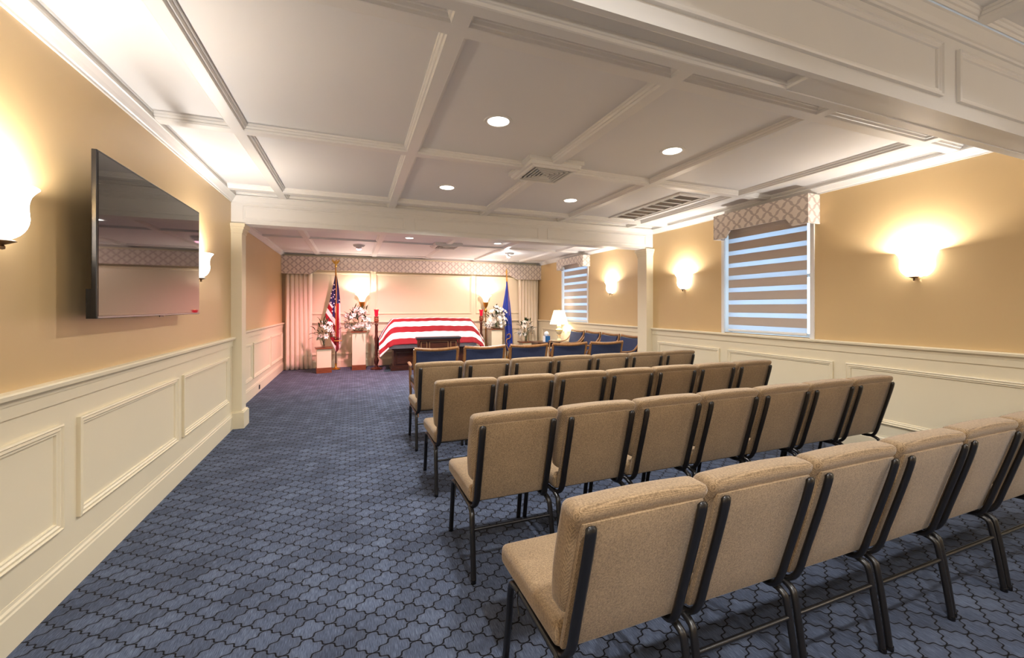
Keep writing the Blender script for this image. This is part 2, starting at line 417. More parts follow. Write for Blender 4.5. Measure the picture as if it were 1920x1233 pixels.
wainscot(wrf, XRF, -1, YB2, YF, [(6.1, 7.4), (7.52, 8.85), (8.97, 10.3)], 0.30, 0.85, 'baseboard_far_right', 'the wall behind the table lamp')
# far wall panelling
Yw = lambda d: YF - d
for a, c, z0, z1 in [(-1.40, 0.362, 1.25, 2.245), (0.485, 2.91, 1.25, 2.245), (3.03, 4.75, 1.25, 2.245), (-1.40, 0.362, 0.30, 0.86), (0.485, 2.91, 0.30, 0.86), (3.03, 4.75, 0.30, 0.86)]:
    b = NB(); frame(b, a, c, z0, z1, WPROF, lambda u, v, h: (u, Yw(h), v)); obj('panel_molding', b, M['cream'], wb)
for xx in (0.425, 2.97):
    b = NB(); run(b, [(0, 0), (0.004, 0), (0.004, 0.008), (0, 0.008)], 1.12, 2.6, lambda s, p, q: (xx+q, Yw(p), s)); obj('panel_seam', b, M['cream'], wb)
b = NB(); run(b, [(0, 1.02), (0.024, 1.02), (0.026, 1.035), (0.034, 1.045), (0.050, 1.050), (0.052, 1.068), (0.046, RAIL), (0, RAIL)], XLF, XRF, lambda s, p, q: (s, Yw(p), q))
trim(b, M['cream'], 'cream chair rail behind the casket')
b = NB(); run(b, [(0, 0), (0.024, 0), (0.024, 0.150), (0.014, 0.180), (0.012, 0.195), (0, 0.195)], XLF, XRF, lambda s, p, q: (s, Yw(p), q))
struct(obj('baseboard_far', b, M['cream']), 'cream baseboard behind the pedestals', 'baseboard')
# black outlet in the far left baseboard
o = obj('wall_outlet', bx(XLF+0.024, XLF+0.030, 7.98, 8.05, 0.045, 0.115), M['black_plastic']); tag(o, 'small black outlet plate in the cream baseboard', 'outlet')

# crowns
CR = lambda zc, zt, out: [(0, zc), (0.012, zc), (0.014, zc+0.012), (0.022, zc+0.016), (out*0.55, zc+(zt-zc)*0.45), (out*0.88, zt-0.018), (out, zt-0.014), (out, zt), (0, zt)]
def crown_y(xw, side, y0, y1, zc, zt, label, out=0.065):
    b = NB(); run(b, CR(zc, zt, out), y0, y1, lambda s, p, q: (xw+side*p, s, q)); trim(b, M['wtrim'], label)
def crown_x(yw, side, x0, x1, zc, zt, label, out=0.065):
    b = NB(); run(b, CR(zc, zt, out), x0, x1, lambda s, p, q: (s, yw+side*p, q)); trim(b, M['wtrim'], label)
crown_y(XL, 1, YN2, YB, ZCR, ZB+0.01, 'white crown molding above the television wall')
crown_y(XR, -1, YN2, YB, ZCR, ZB+0.01, 'white crown molding above the window wall beside the chairs')
crown_y(XLF, 1, YB2, YF, ZCRF, ZBF+0.01, 'white crown molding of the flower end above the windowless wall')
crown_y(XRF, -1, YB2, YF, ZCRF, ZBF+0.01, 'white crown molding above the table lamp wall')
crown_y(XL, 1, YBACK, YN, ZCRB, ZBB+0.01, 'white crown molding over the sconce side behind the last row')
crown_y(XR, -1, YBACK, YN, ZCRB, ZBB+0.01, 'white crown molding on the window side behind the last row')
crown_x(YN, -1, XL, XR, ZCRB, ZBB+0.01, 'white crown molding on the face of the big overhead beam')
crown_x(YN2, 1, XL, XR, ZCR, ZB+0.01, 'white crown molding on the hidden face of the overhead beam')
crown_x(YB, -1, XL, XR, ZCR, ZB+0.01, 'white crown molding on the beam between the two columns')
crown_x(YB2, 1, XLF, XRF, ZCRF, ZBF+0.01, 'white crown molding on the flower side of the column beam')

# ------------------------------------------------------------------ coffered ceilings
CPROF = [(-0.002, 0.001), (0, 0), (0.004, 0.0), (0.010, 0.012), (0.018, 0.014), (0.024, 0.026), (0.030, 0.028), (0.032, 0.04)]
def coffer(name, x0, x1, y0, y1, xs, ys, zp, zb, label, hw=0.036):
    b = NB(); box(b, x0-0.3, x1+0.3, y0, y1, zp+0.012, zp+0.15)
    c = struct(obj(name, b, M['white']), label, 'ceiling')
    for x in xs:
        b = NB(); box(b, x-hw, x+hw, y0, y1, zb, zp+0.011); obj('beam_board', b, M['wtrim'], c)
    xe = [x0] + [v for x in xs for v in (x-hw, x+hw)] + [x1]
    ye = [y0] + [v for y in ys for v in (y-hw, y+hw)] + [y1]
    for y in ys:
        for i in range(0, len(xe), 2):
            b = NB(); box(b, xe[i], xe[i+1], y-hw, y+hw, zb, zp+0.011); obj('cross_board', b, M['wtrim'], c)
    k = (zp+0.0-zb)/0.04
    for i in range(0, len(xe), 2):
        for j in range(0, len(ye), 2):
            b = NB(); box(b, xe[i], xe[i+1], ye[j], ye[j+1], zp, zp+0.011); obj('ceiling_panel', b, M['white'], c)
            b = NB(); frame(b, xe[i]+0.001, xe[i+1]-0.001, ye[j]+0.001, ye[j+1]-0.001, [(p, zb+q*k) for p, q in CPROF], lambda u, v, h: (u, v, h)); obj('panel_molding', b, M['wtrim'], c)
    return c
XS = (-0.80, 0.455, 1.72, 2.955, 4.225)
ceil = coffer('ceiling', XL+0.035, XR-0.035, YN2+0.05, YB-0.03, XS, (1.90, 3.58, 5.33), ZP, ZB, 'white coffered ceiling over the tan chairs')
ceilf = coffer('ceiling_far', XLF+0.04, XRF-0.04, YB2, YF-0.02, (-0.79, 0.44, 1.70, 2.93, 4.15), (8.08, 10.22), ZPF, ZBF, 'white coffered ceiling over the casket and flowers')
ceilb = coffer('ceiling_back', XL+0.04, XR-0.04, YBACK, YN-0.07, XS, (-1.6,), ZPB, ZBB, 'white coffered ceiling behind the big overhead beam')

# ------------------------------------------------------------------ beams
bm_ = NB(); box(bm_, XL, XR, YN, YN2, BEAM_Z+0.03, 3.05)
box(bm_, XL, XR, YN, YN+0.026, BEAM_Z, BEAM_Z+0.03); box(bm_, XL, XR, YN2-0.045, YN2, BEAM_Z, BEAM_Z+0.03)
for x in (-0.6, 1.87): box(bm_, x-0.035, x+0.035, YN+0.026, YN2-0.045, BEAM_Z+0.004, BEAM_Z+0.03)
box(bm_, 1.87, XR, YN+0.026, YN2-0.045, BEAM_Z+0.006, BEAM_Z+0.03)
nb = struct(obj('ceiling_beam', bm_, M['wtrim']), 'broad white panelled beam crossing overhead in front of the last row', 'beam')
for a, c in [(-1.2, 0.64), (0.78, 2.75), (2.90, 4.62)]:
    b = NB(); frame(b, a, c, 2.483, 2.752, [(p*0.8, q*0.9) for p, q in WPROF], lambda u, v, h: (u, YN-h, v)); obj('panel_molding', b, M['wtrim'], nb)
for a, c in [(XL+0.02, -0.64), (-0.56, 1.83)]:
    b = NB(); frame(b, a, c, YN+0.026, YN2-0.045, [(0, 0), (0.006, 0.002), (0.010, 0.012), (0.016, 0.014), (0.020, 0.03)], lambda u, v, h: (u, v, BEAM_Z+h)); obj('recess_molding', b, M['wtrim'], nb)
fb = struct(obj('ceiling_beam', bx(XL, XR, YB, YB2, BEAM_Z, 3.05), M['wtrim']), 'white panelled beam spanning between the two columns', 'beam')
b = NB(); box(b, XL+0.1, XR-0.1, YB-0.012, YB, BEAM_Z, BEAM_Z+0.016); obj('edge_bead', b, M['wtrim'], fb)
for a, c in [(-1.23, 0.635), (0.768, 2.615), (2.762, 4.60)]:
    b = NB(); frame(b, a, c, 2.465, 2.63, [(p*0.5, q*0.5) for p, q in WPROF], lambda u, v, h: (u, YB-h, v)); obj('panel_molding', b, M['wtrim'], fb)
# jamb stubs closing the far room beside the beam
b = NB(); box(b, XLF-0.2, XL, YB, YB2, 0, 3.05); struct(obj('wall_stub_left', b, M['cream']), 'short cream return wall beside the television wall column', 'wall')
b = NB(); box(b, XR, XRF+0.2, YB, YB2, 0, 3.05); struct(obj('wall_stub_right', b, M['cream']), 'short cream return wall beside the window wall column', 'wall')
def column(x0, x1, y0, y1, label):
    root = obj('column', bx(x0, x1, y0, y1, 0.19, 2.32), M['cream']); struct(root, label, 'column')
    b = NB()
    for (d, za, zb_) in [(0.008, 2.300, 2.325), (0.014, 2.325, 2.345), (0.024, 2.345, 2.372), (0.036, 2.372, 2.412)]: box(b, x0-d, x1+d, y0-d, y1+d, za, zb_)
    obj('capital', b, M['cream'], root)
    b = NB(); box(b, x0-0.028, x1+0.028, y0-0.028, y1+0.028, 0, 0.185); box(b, x0-0.016, x1+0.016, y0-0.016, y1+0.016, 0.185, 0.20)
    obj('column_base', b, M['cream'], root)
    return root
column(XL, XL+0.11, YB-0.005, YB2-0.02, 'square cream column beside the television wall')
column(XR-0.135, XR, YB-0.005, YB2+0.02, 'square cream column behind the wall-side blue armchairs')

# ------------------------------------------------------------------ windows, blinds, valances
def window(n, xw, w, label, desc):
    y0, y1, z0, z1 = w
    b = NB()
    for a in (y0-0.042, y1): box(b, xw-0.018, xw, a, a+0.042, RAIL, z1)
    box(b, xw-0.018, xw, y0-0.042, y1+0.042, z1, z1+0.05)
    root = struct(obj('window_%d' % n, b, M['casing']), label, 'window')
    b = NB(); box(b, xw+0.10, xw+0.14, y0, y0+0.035, z0, z1); box(b, xw+0.10, xw+0.14, y1-0.035, y1, z0, z1)
    box(b, xw+0.10, xw+0.14, y0, y1, z0, z0+0.035); box(b, xw+0.10, xw+0.14, y0, y1, z1-0.035, z1); box(b, xw+0.10, xw+0.14, y0, y1, (z0+z1)/2-0.02, (z0+z1)/2+0.02)
    obj('window_sash', b, M['casing'], root)
    b = NB(); box(b, xw+0.118, xw+0.122, y0+0.035, y1-0.035, z0+0.035, z1-0.035); obj('window_pane', b, M['pane'], root)
    b = NB(); box(b, xw+0.0, xw+0.10, y0-0.004, y0+0.004, z0, z1); box(b, xw, xw+0.10, y1-0.004, y1+0.004, z0, z1); box(b, xw, xw+0.10, y0, y1, z0-0.004, z0+0.003)
    obj('window_jamb', b, M['casing'], root)
    # zebra roller blind hanging inside the opening
    r = thing('roller_blind', (xw+0.018, (y0+y1)/2, z0), 'zebra roller blind of taupe and sheer bands ' + desc, 'blind', 'zebra blinds')
    ya, yb = -(y1-y0)/2+0.052, (y1-y0)/2-0.045
    b = NB(); box(b, -0.012, 0.060, ya-0.02, yb+0.02, z1-z0-0.09, z1-z0-0.005); obj('cassette', b, M['band'], r)
    zt = z1-z0-0.09; pitch = 0.1655; z = 0.045
    first = True
    while z < zt:
        h = 0.058; hb = pitch-h
        b = NB(); box(b, 0.0, 0.0012, ya+0.002, yb-0.002, z, min(z+h, zt)); obj('sheer_band', b, M['sheer'], r)
        if z+h < zt:
            b = NB(); box(b, -0.0008, 0.0018, ya, yb, z+h, min(z+pitch, zt)); obj('fabric_band', b, M['band'], r)
        z += pitch
    b = NB(); tube(b, [(0, ya, 0.032), (0, yb, 0.032)], 0.012, 8, ry=0.016); obj('bottom_rail', b, M['casing'], r, True)
    return root
window(1, XR, W1, 'white framed window in the wall beside the tan chairs', 'beside the rows of tan chairs')
window(2, XRF, W2, 'white framed window behind the table lamp', 'behind the lit table lamp')
def valance(xw, xf, y0, y1, z0, z1, zs, s0, s1, label):
    """upholstered box valance; front plane at xf with a raised middle"""
    r = thing('window_valance', ((xw+xf)/2, (y0+y1)/2, z0), label, 'valance', 'side window valances')
    ox, oy, oz = r.location
    th = 0.02
    poly = [(y0, z0), (s0-0.07, z0), (s0, zs), (s1, zs), (s1+0.07, z0), (y1, z0), (y1, z1), (y0, z1)]
    b = NB(); prism(b, [(u-oy, v-oz) for u, v in poly], xf-ox, xf+th-ox, lambda u, v, h: (h, u, v)); obj('front_board', b, M['trellis'], r)
    for nm, a, c in (('side_board', y0, y0+th), ('side_board', y1-th, y1)):
        b = NB(); box(b, xf+th-ox, xw-ox-0.001, a-oy, c-oy, z0-oz, z1-oz); obj(nm, b, M['trellis'], r)
    b = NB(); box(b, xf+th-ox, xw-ox-0.001, y0+th-oy, y1-th-oy, z1-0.012-oz, z1-oz); obj('top_board', b, M['trellis'], r)
    return r
valance(XR, 4.56, 2.995, 4.245, 2.335, 2.655, 2.425, 3.245, 3.985, 'patterned fabric box valance over the window beside the tan chairs')
valance(XRF, 4.665, 7.85, 9.10, 2.325, 2.572, 2.415, 8.08, 8.85, 'patterned fabric box valance over the window behind the lamp')
# long valance across the far wall
r = thing('long_valance', (1.66, YF, 2.17), 'long patterned fabric valance spanning the wall above the casket', 'valance')
x0, x1, yf = XLF+0.004, XRF-0.004, 10.385
poly = [(x0, 2.175), (-0.93, 2.175), (-0.90, 2.20), (-0.82, 2.245), (-0.79, 2.275), (3.93, 2.275), (4.00, 2.24), (4.08, 2.19), (4.13, 2.175), (x1, 2.175), (x1, 2.572), (x0, 2.572)]
b = NB(); prism(b, [(u-1.66, v-2.17) for u, v in poly], yf-YF, yf-YF+0.02, lambda u, v, h: (u, h, v)); obj('front_board', b, M['trellis'], r)
b = NB(); box(b, x0-1.66, x1-1.66, yf-YF+0.02, -0.002, 0.39, 0.402); obj('top_board', b, M['trellis'], r)
def curtain(x0, x1, label, ph):
    nx, nz = 90, 14
    b = NB(); g = []
    w = x1-x0
    for j in range(nz+1):
        t = j/nz; row = []
        for i in range(nx+1):
            s = i/nx
            a = 0.030*(0.75+0.25*t)
            y = a*math.sin(2*PI*s*w/0.092+ph+0.8*math.sin(3*s+2*t)) + 0.012*math.sin(2*PI*s*5.3+ph*2+t)
            x = s*w + 0.012*math.cos(2*PI*s*w/0.092+ph) - 0.02*math.sin(t*2.0)*(s-0.5)
            row.append(b.verts.new((x-w/2, y, 2.23*(1-t))))
        g.append(row)
    for j in range(nz):
        for i in range(nx): b.faces.new((g[j][i], g[j][i+1], g[j+1][i+1], g[j+1][i]))
    o = obj('curtain', b, M['curtain'], None, True, 60); o.location = ((x0+x1)/2, 10.485, 0.008)
    tag(o, label, 'curtain', 'curtains of the flower end'); sm = o.modifiers.new('thick', 'SOLIDIFY'); sm.thickness = 0.003
curtain(XLF+0.05, -0.90, 'cream floor-length curtain in the corner beside the short pedestal and flag', 0.3)
curtain(4.22, XRF-0.05, 'cream floor-length curtain in the corner behind the small lily vase', 1.3)

# ------------------------------------------------------------------ ceiling fittings
def downlight(x, y, z, label, r=0.088):
    t = thing('recessed_light', (x, y, z), label, 'ceiling light', 'recessed ceiling lights')
    b = NB(); lathe(b, [(r-0.012, 0.0), (r-0.008, -0.006), (r+0.012, -0.005), (r+0.016, 0.0)], 28); obj('trim_ring', b, M['wtrim'], t, True)
    b = NB(); lathe(b, [(0, -0.002), (r-0.01, -0.002)], 28); obj('lens', b, M['disc'], t)
L_ = ['lit round recessed light in the ceiling panel beside the big beam, aisle side', 'lit round recessed light in the ceiling panel beside the big beam, window side',
      'lit round recessed light between the square diffuser and the column beam, aisle side', 'lit round recessed light between the square diffuser and the slotted grille']
for (x, y), l in zip(MAIN_DOWN, L_): downlight(x, y, ZP, l)
for (x, y), l in zip(FAR_DOWN, ['lit recessed light just past the column beam, television side', 'lit recessed light just past the column beam, window side']): downlight(x, y, ZPF, l, 0.08)
for (x, y), l in zip(BACK_FILL, ['added unseen recessed fill light behind the camera, aisle row', 'added unseen recessed fill light behind the camera, chair row', 'added unseen recessed fill light at the rear of the room, aisle row', 'added unseen recessed fill light at the rear of the room, chair row']): downlight(x, y, ZPB, l)  # last set: fixtures added out of view for the fill lamps
def diffuser(x, y, z, zc, s, label):
    t = thing('air_diffuser', (x, y, z), label, 'air vent', 'square ceiling diffusers')
    h = zc-z
    b = NB(); frame(b, -s-0.075, s+0.075, -s-0.075, s+0.075, [(0, h), (0, h*0.6), (0.02, h*0.55), (0.025, h*0.2), (0.045, h*0.15), (0.05, 0), (0.075, 0), (0.075, h*0.8)], lambda u, v, q: (u, v, q)); obj('raised_frame', b, M['wtrim'], t)
    b = NB(); box(b, -s, s, -s, s, h*0.30, h*0.33); obj('shade_sheet', b, M['gap_shade'], t)  # flat sheet, shade of the open gaps put into its colour
    n = 6
    for k in range(n):
        a = s*(1-k/n) - 0.002; w = s/n*0.20
        b = NB(); frame(b, -a, a, -a, a, [(0, 0.0), (w, 0.0), (w*1.2, h*0.28), (w*0.8, h*0.28), (0, 0.004), (0, 0)], lambda u, v, q: (u, v, q+0.002)); obj('louver', b, M['wtrim'], t)
diffuser(1.72, 3.60, 2.695, ZP, 0.20, 'square louvered air diffuser in the ceiling over the tan chairs')
diffuser(1.70, 8.08, 2.60, ZPF, 0.20, 'square louvered air diffuser in the ceiling before the casket')
t = thing('return_grille', (3.80, 4.53, ZP), 'long slotted return air grille in the ceiling near the window', 'air vent')
b = NB(); frame(b, -0.235, 0.235, -0.72, 0.72, [(0, 0), (0, -0.018), (0.02, -0.024), (0.03, -0.012), (0.05, -0.014), (0.058, 0)], lambda u, v, q: (u, v, q)); obj('grille_frame', b, M['wtrim'], t)
b = NB(); box(b, -0.18, 0.18, -0.665, 0.665, -0.003, -0.001); obj('shade_sheet', b, M['slot_shade'], t)  # flat sheet painted with the shade seen through the slots
for k in range(9):
    y = -0.66 + k*0.165; w = 0.028 if k == 4 else 0.012
    b = NB(); box(b, -0.178, 0.178, y-w/2, y+w/2, -0.016, -0.004); obj('grille_bar', b, M['wtrim'], t)
b = NB(); box(b, -0.18, -0.168, -0.665, 0.665, -0.016, -0.004); box(b, 0.168, 0.18, -0.665, 0.665, -0.016, -0.004); obj('grille_rail', b, M['wtrim'], t)
# directional accent lights over the casket
def accent(x, y, label, lens, aim, power, col):
    t = thing('accent_light', (x, y, ZPF), label, 'ceiling light')
    b = NB(); lathe(b, [(0.0, 0), (0.115, 0), (0.11, -0.02), (0.085, -0.045), (0.0, -0.045)], 28, sy=0.8); obj('canopy', b, M['wtrim'], t, True)
    d = (Vector(aim)-Vector((x, y, ZPF-0.06))).normalized()
    q = d.to_track_quat('-Z', 'Y')
    b = NB(); lathe(b, [(0.05, 0.03), (0.060, 0.0), (0.058, -0.018), (0.050, -0.018), (0.05, -0.010)], 20); h = obj('eyeball', b, M['wtrim'], t, True)
    h.rotation_euler = q.to_euler(); h.location = (0, 0.02, -0.045)
    b = NB(); lathe(b, [(0.050, -0.014), (0.050, -0.040), (0.035, -0.058), (0, -0.066)], 20); l = obj('lens', b, lens, h)
    light('accent_lamp', 'SPOT', Vector((x, y, ZPF-0.06))+d*0.15, power, col, 0.05, q.to_euler(), math.radians(135), 0.8)
accent(0.088, 8.73, 'round accent light with a pink lens, aimed at the flag-draped casket', M['spot_pink'], (0.15, 9.6, 0.0), 250, (1.0, 0.38, 0.44))
accent(3.307, 8.80, 'round accent light with a bright white lens near the blue flag', M['spot_white'], (2.6, 10.4, 1.0), 110, (1.0, 0.70, 0.62))
for m_, (ox, oy) in ((None, (3.307, 8.80)),): light('accent_glow', 'POINT', (ox-0.02, oy+0.05, ZPF-0.14), 8, NEUT, 0.04)

# ------------------------------------------------------------------ wall sconces
SPROF = [(r_, z_*0.86) for r_, z_ in [(0.030, 0.0), (0.062, 0.012), (0.092, 0.035), (0.112, 0.070), (0.120, 0.110), (0.118, 0.150), (0.118, 0.190), (0.126, 0.225), (0.142, 0.252), (0.150, 0.262)]]
def sconce(xw, side, y, z, label, power=P_SCONCE):
    t = thing('wall_sconce', (xw, y, z), label, 'wall lamp', 'opal glass wall sconces', 0 if side > 0 else PI)
    n = 22; b = NB()
    def ring(prof, inset):
        rings = []
        for r, zz in prof:
            r = r-inset
            rings.append([b.verts.new((max(0.004, (r*0.92)*math.sin(PI*j/n)), r*math.cos(PI*j/n), zz)) for j in range(n+1)])
        for A, B_ in zip(rings, rings[1:]):
            for j in range(n): b.faces.new((A[j], A[j+1], B_[j+1], B_[j]))
        return rings
    pr = [(p[0], p[1]) for p in SPROF]
    sp = [(v.x, v.y) for v in smoothp([(p[0], p[1], 0) for p in pr], 2)]
    o_ = ring(sp, 0.0)
    i_ = ring(sp[2:], 0.005)
    for j in range(n): b.faces.new((o_[-1][j], o_[-1][j+1], i_[-1][j+1], i_[-1][j]))
    g = obj('glass_shade', b, M['lamp_glass'], t, True, 60)
    b = NB(); lathe(b, [(0.0, -0.035), (0.008, -0.032), (0.009, -0.022), (0.005, -0.016), (0.020, -0.010), (0.040, 0.0), (0.034, 0.004), (0, 0.004)], 16, (0.045, 0, 0.0)); obj('finial', b, M['bronze'], t, True)
    b = NB(); rbox(b, (0.008, 0, 0.075), (0.014, 0.11, 0.14), 0.006, 2); obj('back_plate', b, M['bronze'], t)
    light('sconce_lamp', 'POINT', (xw+side*0.082, y, z+0.185), power, WARM, 0.03)
    return t
sconce(XL, 1, 2.25, 1.692, 'lit opal glass wall sconce between the picture edge and the television')
sconce(XL, 1, 4.52, 1.692, 'lit opal glass wall sconce half hidden beyond the television')
sconce(XR, -1, 2.165, 1.70, 'lit opal glass wall sconce on the window wall, on the last-row side of the blind')
sconce(XR, -1, 4.96, 1.70, 'lit opal glass wall sconce between the big window and the column')
sconce(XRF, -1, 7.03, 1.70, 'lit opal glass wall sconce in the flower end above the blue armchairs')
light('added_rear_fill', 'POINT', (XR-0.3, -1.2, 1.9), P_SCONCE*1.0, WARM, 0.1); light('added_rear_fill', 'POINT', (XL+0.3, -1.2, 1.9), P_SCONCE*1.0, WARM, 0.1)  # bare fill lamps added out of view to brighten the near beam face

# ------------------------------------------------------------------ television
tv = thing('wall_television', (-1.205, 3.41, 1.37), 'large black flat television hung on the tan wall', 'television', None, math.radians(0.35))
W, H = 1.49, 0.85
b = NB(); rbox(b, (-0.0125, 0, H/2), (0.023, W, H), 0.004, 2); obj('housing', b, M['black_plastic'], tv)
b = NB(); box(b, -0.0035, 0.0002, -W/2+0.012, W/2-0.012, 0.014, H-0.012); obj('screen', b, M['screen'], tv)
b = NB(); box(b, -0.001, 0.003, -W/2+0.006, W/2-0.006, 0.003, 0.012); obj('lower_trim', b, M['grey_metal'], tv)
b = NB(); box(b, -0.001, 0.004, -0.03, 0.03, -0.006, 0.004); obj('sensor', b, M['black_plastic'], tv)
b = NB(); box(b, -0.143, -0.025, -0.25, 0.25, 0.22, 0.62); obj('wall_bracket', b, M['black_metal'], tv)
b = NB(); box(b, -0.055, -0.022, -0.72, 0.60, 0.0, 0.15); obj('rear_speaker_bulge', b, M['black_plastic'], tv)

# ------------------------------------------------------------------ tan stacking chairs
def tan_chair():
    t = thing('banquet_chair', (0, 0, 0), 'x', 'chair')
    LEAN = math.tan(math.radians(17))
    yb = lambda z: 0.085 - (z-0.36)*LEAN*0.92          # rear face of the back
    # back cushion, rolled over the top
    def f(p):
        z = p.z; w = 1 - 0.035*((z+0.205)/0.41 < 0.15)
        bulge = 0.012*math.cos(PI*z/0.46)*(1 if p.y > 0 else 0.15)*math.cos(PI*p.x/0.6)
        roll = -0.012 if (p.y < 0 and z > 0.13) else 0
        crown = 0.006*math.cos(PI*p.x/0.50) if z > 0.15 else 0
        w = 1 - 0.075*max(0.0, -(z+0.02)/0.17)**1.5
        return (p.x*w, p.y - z*LEAN*0.92 + bulge + roll, z + crown)
    b = NB(); rbox(b, (0, yb(0.68)+0.055, 0.684), (0.490, 0.088, 0.375), 0.034, 4, f, cuts=6); bk = obj('backrest', b, M['tweed'], t, True, 50)
    # seam piping round the cushion side
    b = NB(); pts = []
    hw, hz = 0.241, 0.182
    for k in range(28):
        a = 2*PI*k/28; cx = math.copysign(abs(math.cos(a))**0.32, math.cos(a))*hw; cz = math.copysign(abs(math.sin(a))**0.32, math.sin(a))*hz
        pts.append((cx*(1 - 0.075*max(0.0, -(cz+0.02)/0.17)**1.5), yb(0.68)+0.058 - cz*LEAN*0.92, 0.684+cz))
    tube(b, pts, 0.0026, 5, closed=True); obj('piping', b, M['tweed'], bk, True)
    # flat upholstered rear panel reaching below the cushion
    def f2(p):
        z = p.z
        return (p.x, p.y - z*LEAN*0.92 - 0.006*math.cos(PI*p.x/0.46)*math.cos(PI*z/0.5)*(p.y < 0), z)
    b = NB(); rbox(b, (0, yb(0.605)+0.008, 0.605), (0.440, 0.020, 0.445), 0.008, 2, f2, cuts=5); obj('rear_panel', b, M['tweed'], t, True, 50)
    # seat
    def f3(p):
        z = p.z; u = p.y/0.47
        top = 0.010*math.cos(PI*p.x/0.6)*math.cos(PI*u) if z > 0 else 0
        front = -0.012*max(0, u-0.3)*3 if z > 0 else 0
        taper = 1 - 0.05*(0.5-u)
        return (p.x*taper, p.y, z + top + front)
    b = NB(); rbox(b, (0, 0.335, 0.412), (0.486, 0.485, 0.092), 0.034, 4, f3, cuts=6); st = obj('seat', b, M['tweed'], t, True, 50)
    b = NB(); pts = []
    for k in range(28):
        a = 2*PI*k/28; cx = math.copysign(abs(math.cos(a))**0.28, math.cos(a))*0.239; cy = math.copysign(abs(math.sin(a))**0.28, math.sin(a))*0.236
        pts.append((cx*(1-0.05*(0.5-cy/0.47)), 0.335+cy, 0.418))
    tube(b, pts, 0.0026, 5, closed=True); obj('piping', b, M['tweed'], st, True)
    b = NB(); box(b, -0.20, 0.20, 0.14, 0.53, 0.352, 0.368); obj('seat_pan', b, M['black_metal'], t)
    # flat oval side bars of the back, hooking forward under the seat
    for s in (-1, 1):
        x = s*0.200
        pts = [(x, yb(0.815)-0.012, 0.822), (x, yb(0.80)-0.020, 0.805), (x, yb(0.70)-0.022, 0.70), (x, yb(0.5)-0.022, 0.50), (x, yb(0.41)-0.020, 0.405), (x+s*0.006, yb(0.37)-0.004, 0.362), (x+s*0.012, yb(0.35)+0.03, 0.348), (x+s*0.016, yb(0.35)+0.07, 0.346)]
        b = NB(); tube(b, smoothp(pts, 3), 0.0185, 10, ry=0.011, radii=[0.45, 0.85]+[1.0]*100); obj('back_bar', b, M['black_metal'], t, True, 60)
    for s in (-1, 1):
        b = NB(); tube(b, smoothp([(s*0.222, 0.10, 0.348), (s*0.225, 0.060, 0.335), (s*0.228, 0.045, 0.30), (s*0.230, 0.02, 0.15), (s*0.232, 0.0, 0.008)], 3), 0.0148, 10, ry=0.0115); lg = obj('leg', b, M['black_metal'], t, True, 60)
        b = NB(); lathe(b, [(0, 0), (0.014, 0), (0.014, 0.018), (0, 0.018)], 10, (s*0.232, 0.0, 0)); obj('foot_cap', b, M['black_plastic'], lg, True)
        b = NB(); tube(b, smoothp([(s*0.224, 0.40, 0.352), (s*0.229, 0.455, 0.350), (s*0.231, 0.478, 0.325), (s*0.231, 0.50, 0.20), (s*0.232, 0.536, 0.008)], 3), 0.0148, 10, ry=0.0115); lg = obj('leg', b, M['black_metal'], t, True, 60)
        b = NB(); lathe(b, [(0, 0), (0.014, 0), (0.014, 0.018), (0, 0.018)], 10, (s*0.232, 0.536, 0)); obj('foot_cap', b, M['black_plastic'], lg, True)
        b = NB(); tube(b, [(s*0.222, 0.09, 0.350), (s*0.224, 0.42, 0.352)], 0.0115, 8); obj('side_rail', b, M['black_metal'], t, True, 60)
        b = NB(); tube(b, smoothp([(s*0.232, 0.40, 0.345), (s*0.236, 0.40, 0.33), (s*0.238, 0.385, 0.30), (s*0.236, 0.375, 0.285), (s*0.236, 0.36, 0.30)], 2), 0.003, 6); obj('ganging_hook', b, M['black_metal'], t, True, 60)
    b = NB(); tube(b, [(-0.231, 0.036, 0.255), (0.231, 0.036, 0.255)], 0.0085, 8); obj('stretcher', b, M['black_metal'], t, True, 60)
    return t
ORD = ['aisle-end', 'second', 'third', 'fourth', 'fifth', 'sixth', 'wall-end']
ROWS = [(1.045, 'the last row, under the big beam'), (2.057, 'the row before the last'),
        (3.10, 'the second tan row behind the armchairs'), (4.155, 'the row right behind the armchairs')]
proto = tan_chair(); first = True
for ri, (ry, rd) in enumerate(ROWS):
    pitch = (0.503, 0.506, 0.506, 0.508)[ri]; x0 = 0.81
    for k in range(7):
        c = proto if first else dup(proto); first = False
        c.location = (x0 + k*pitch + random.uniform(-0.001, 0.001), ry + random.uniform(-0.006, 0.006), 0); c.rotation_euler = (0, 0, random.uniform(-0.003, 0.003))
        how = ORD[k] + ' chair' if k in (0, 6) else ORD[k] + ' chair from the aisle'
        c['label'] = 'tan stacking chair, ' + how.replace(' chair', '') + ' in ' + rd
        c['group'] = 'tan stacking chairs in ' + rd.replace('the ', '', 1)

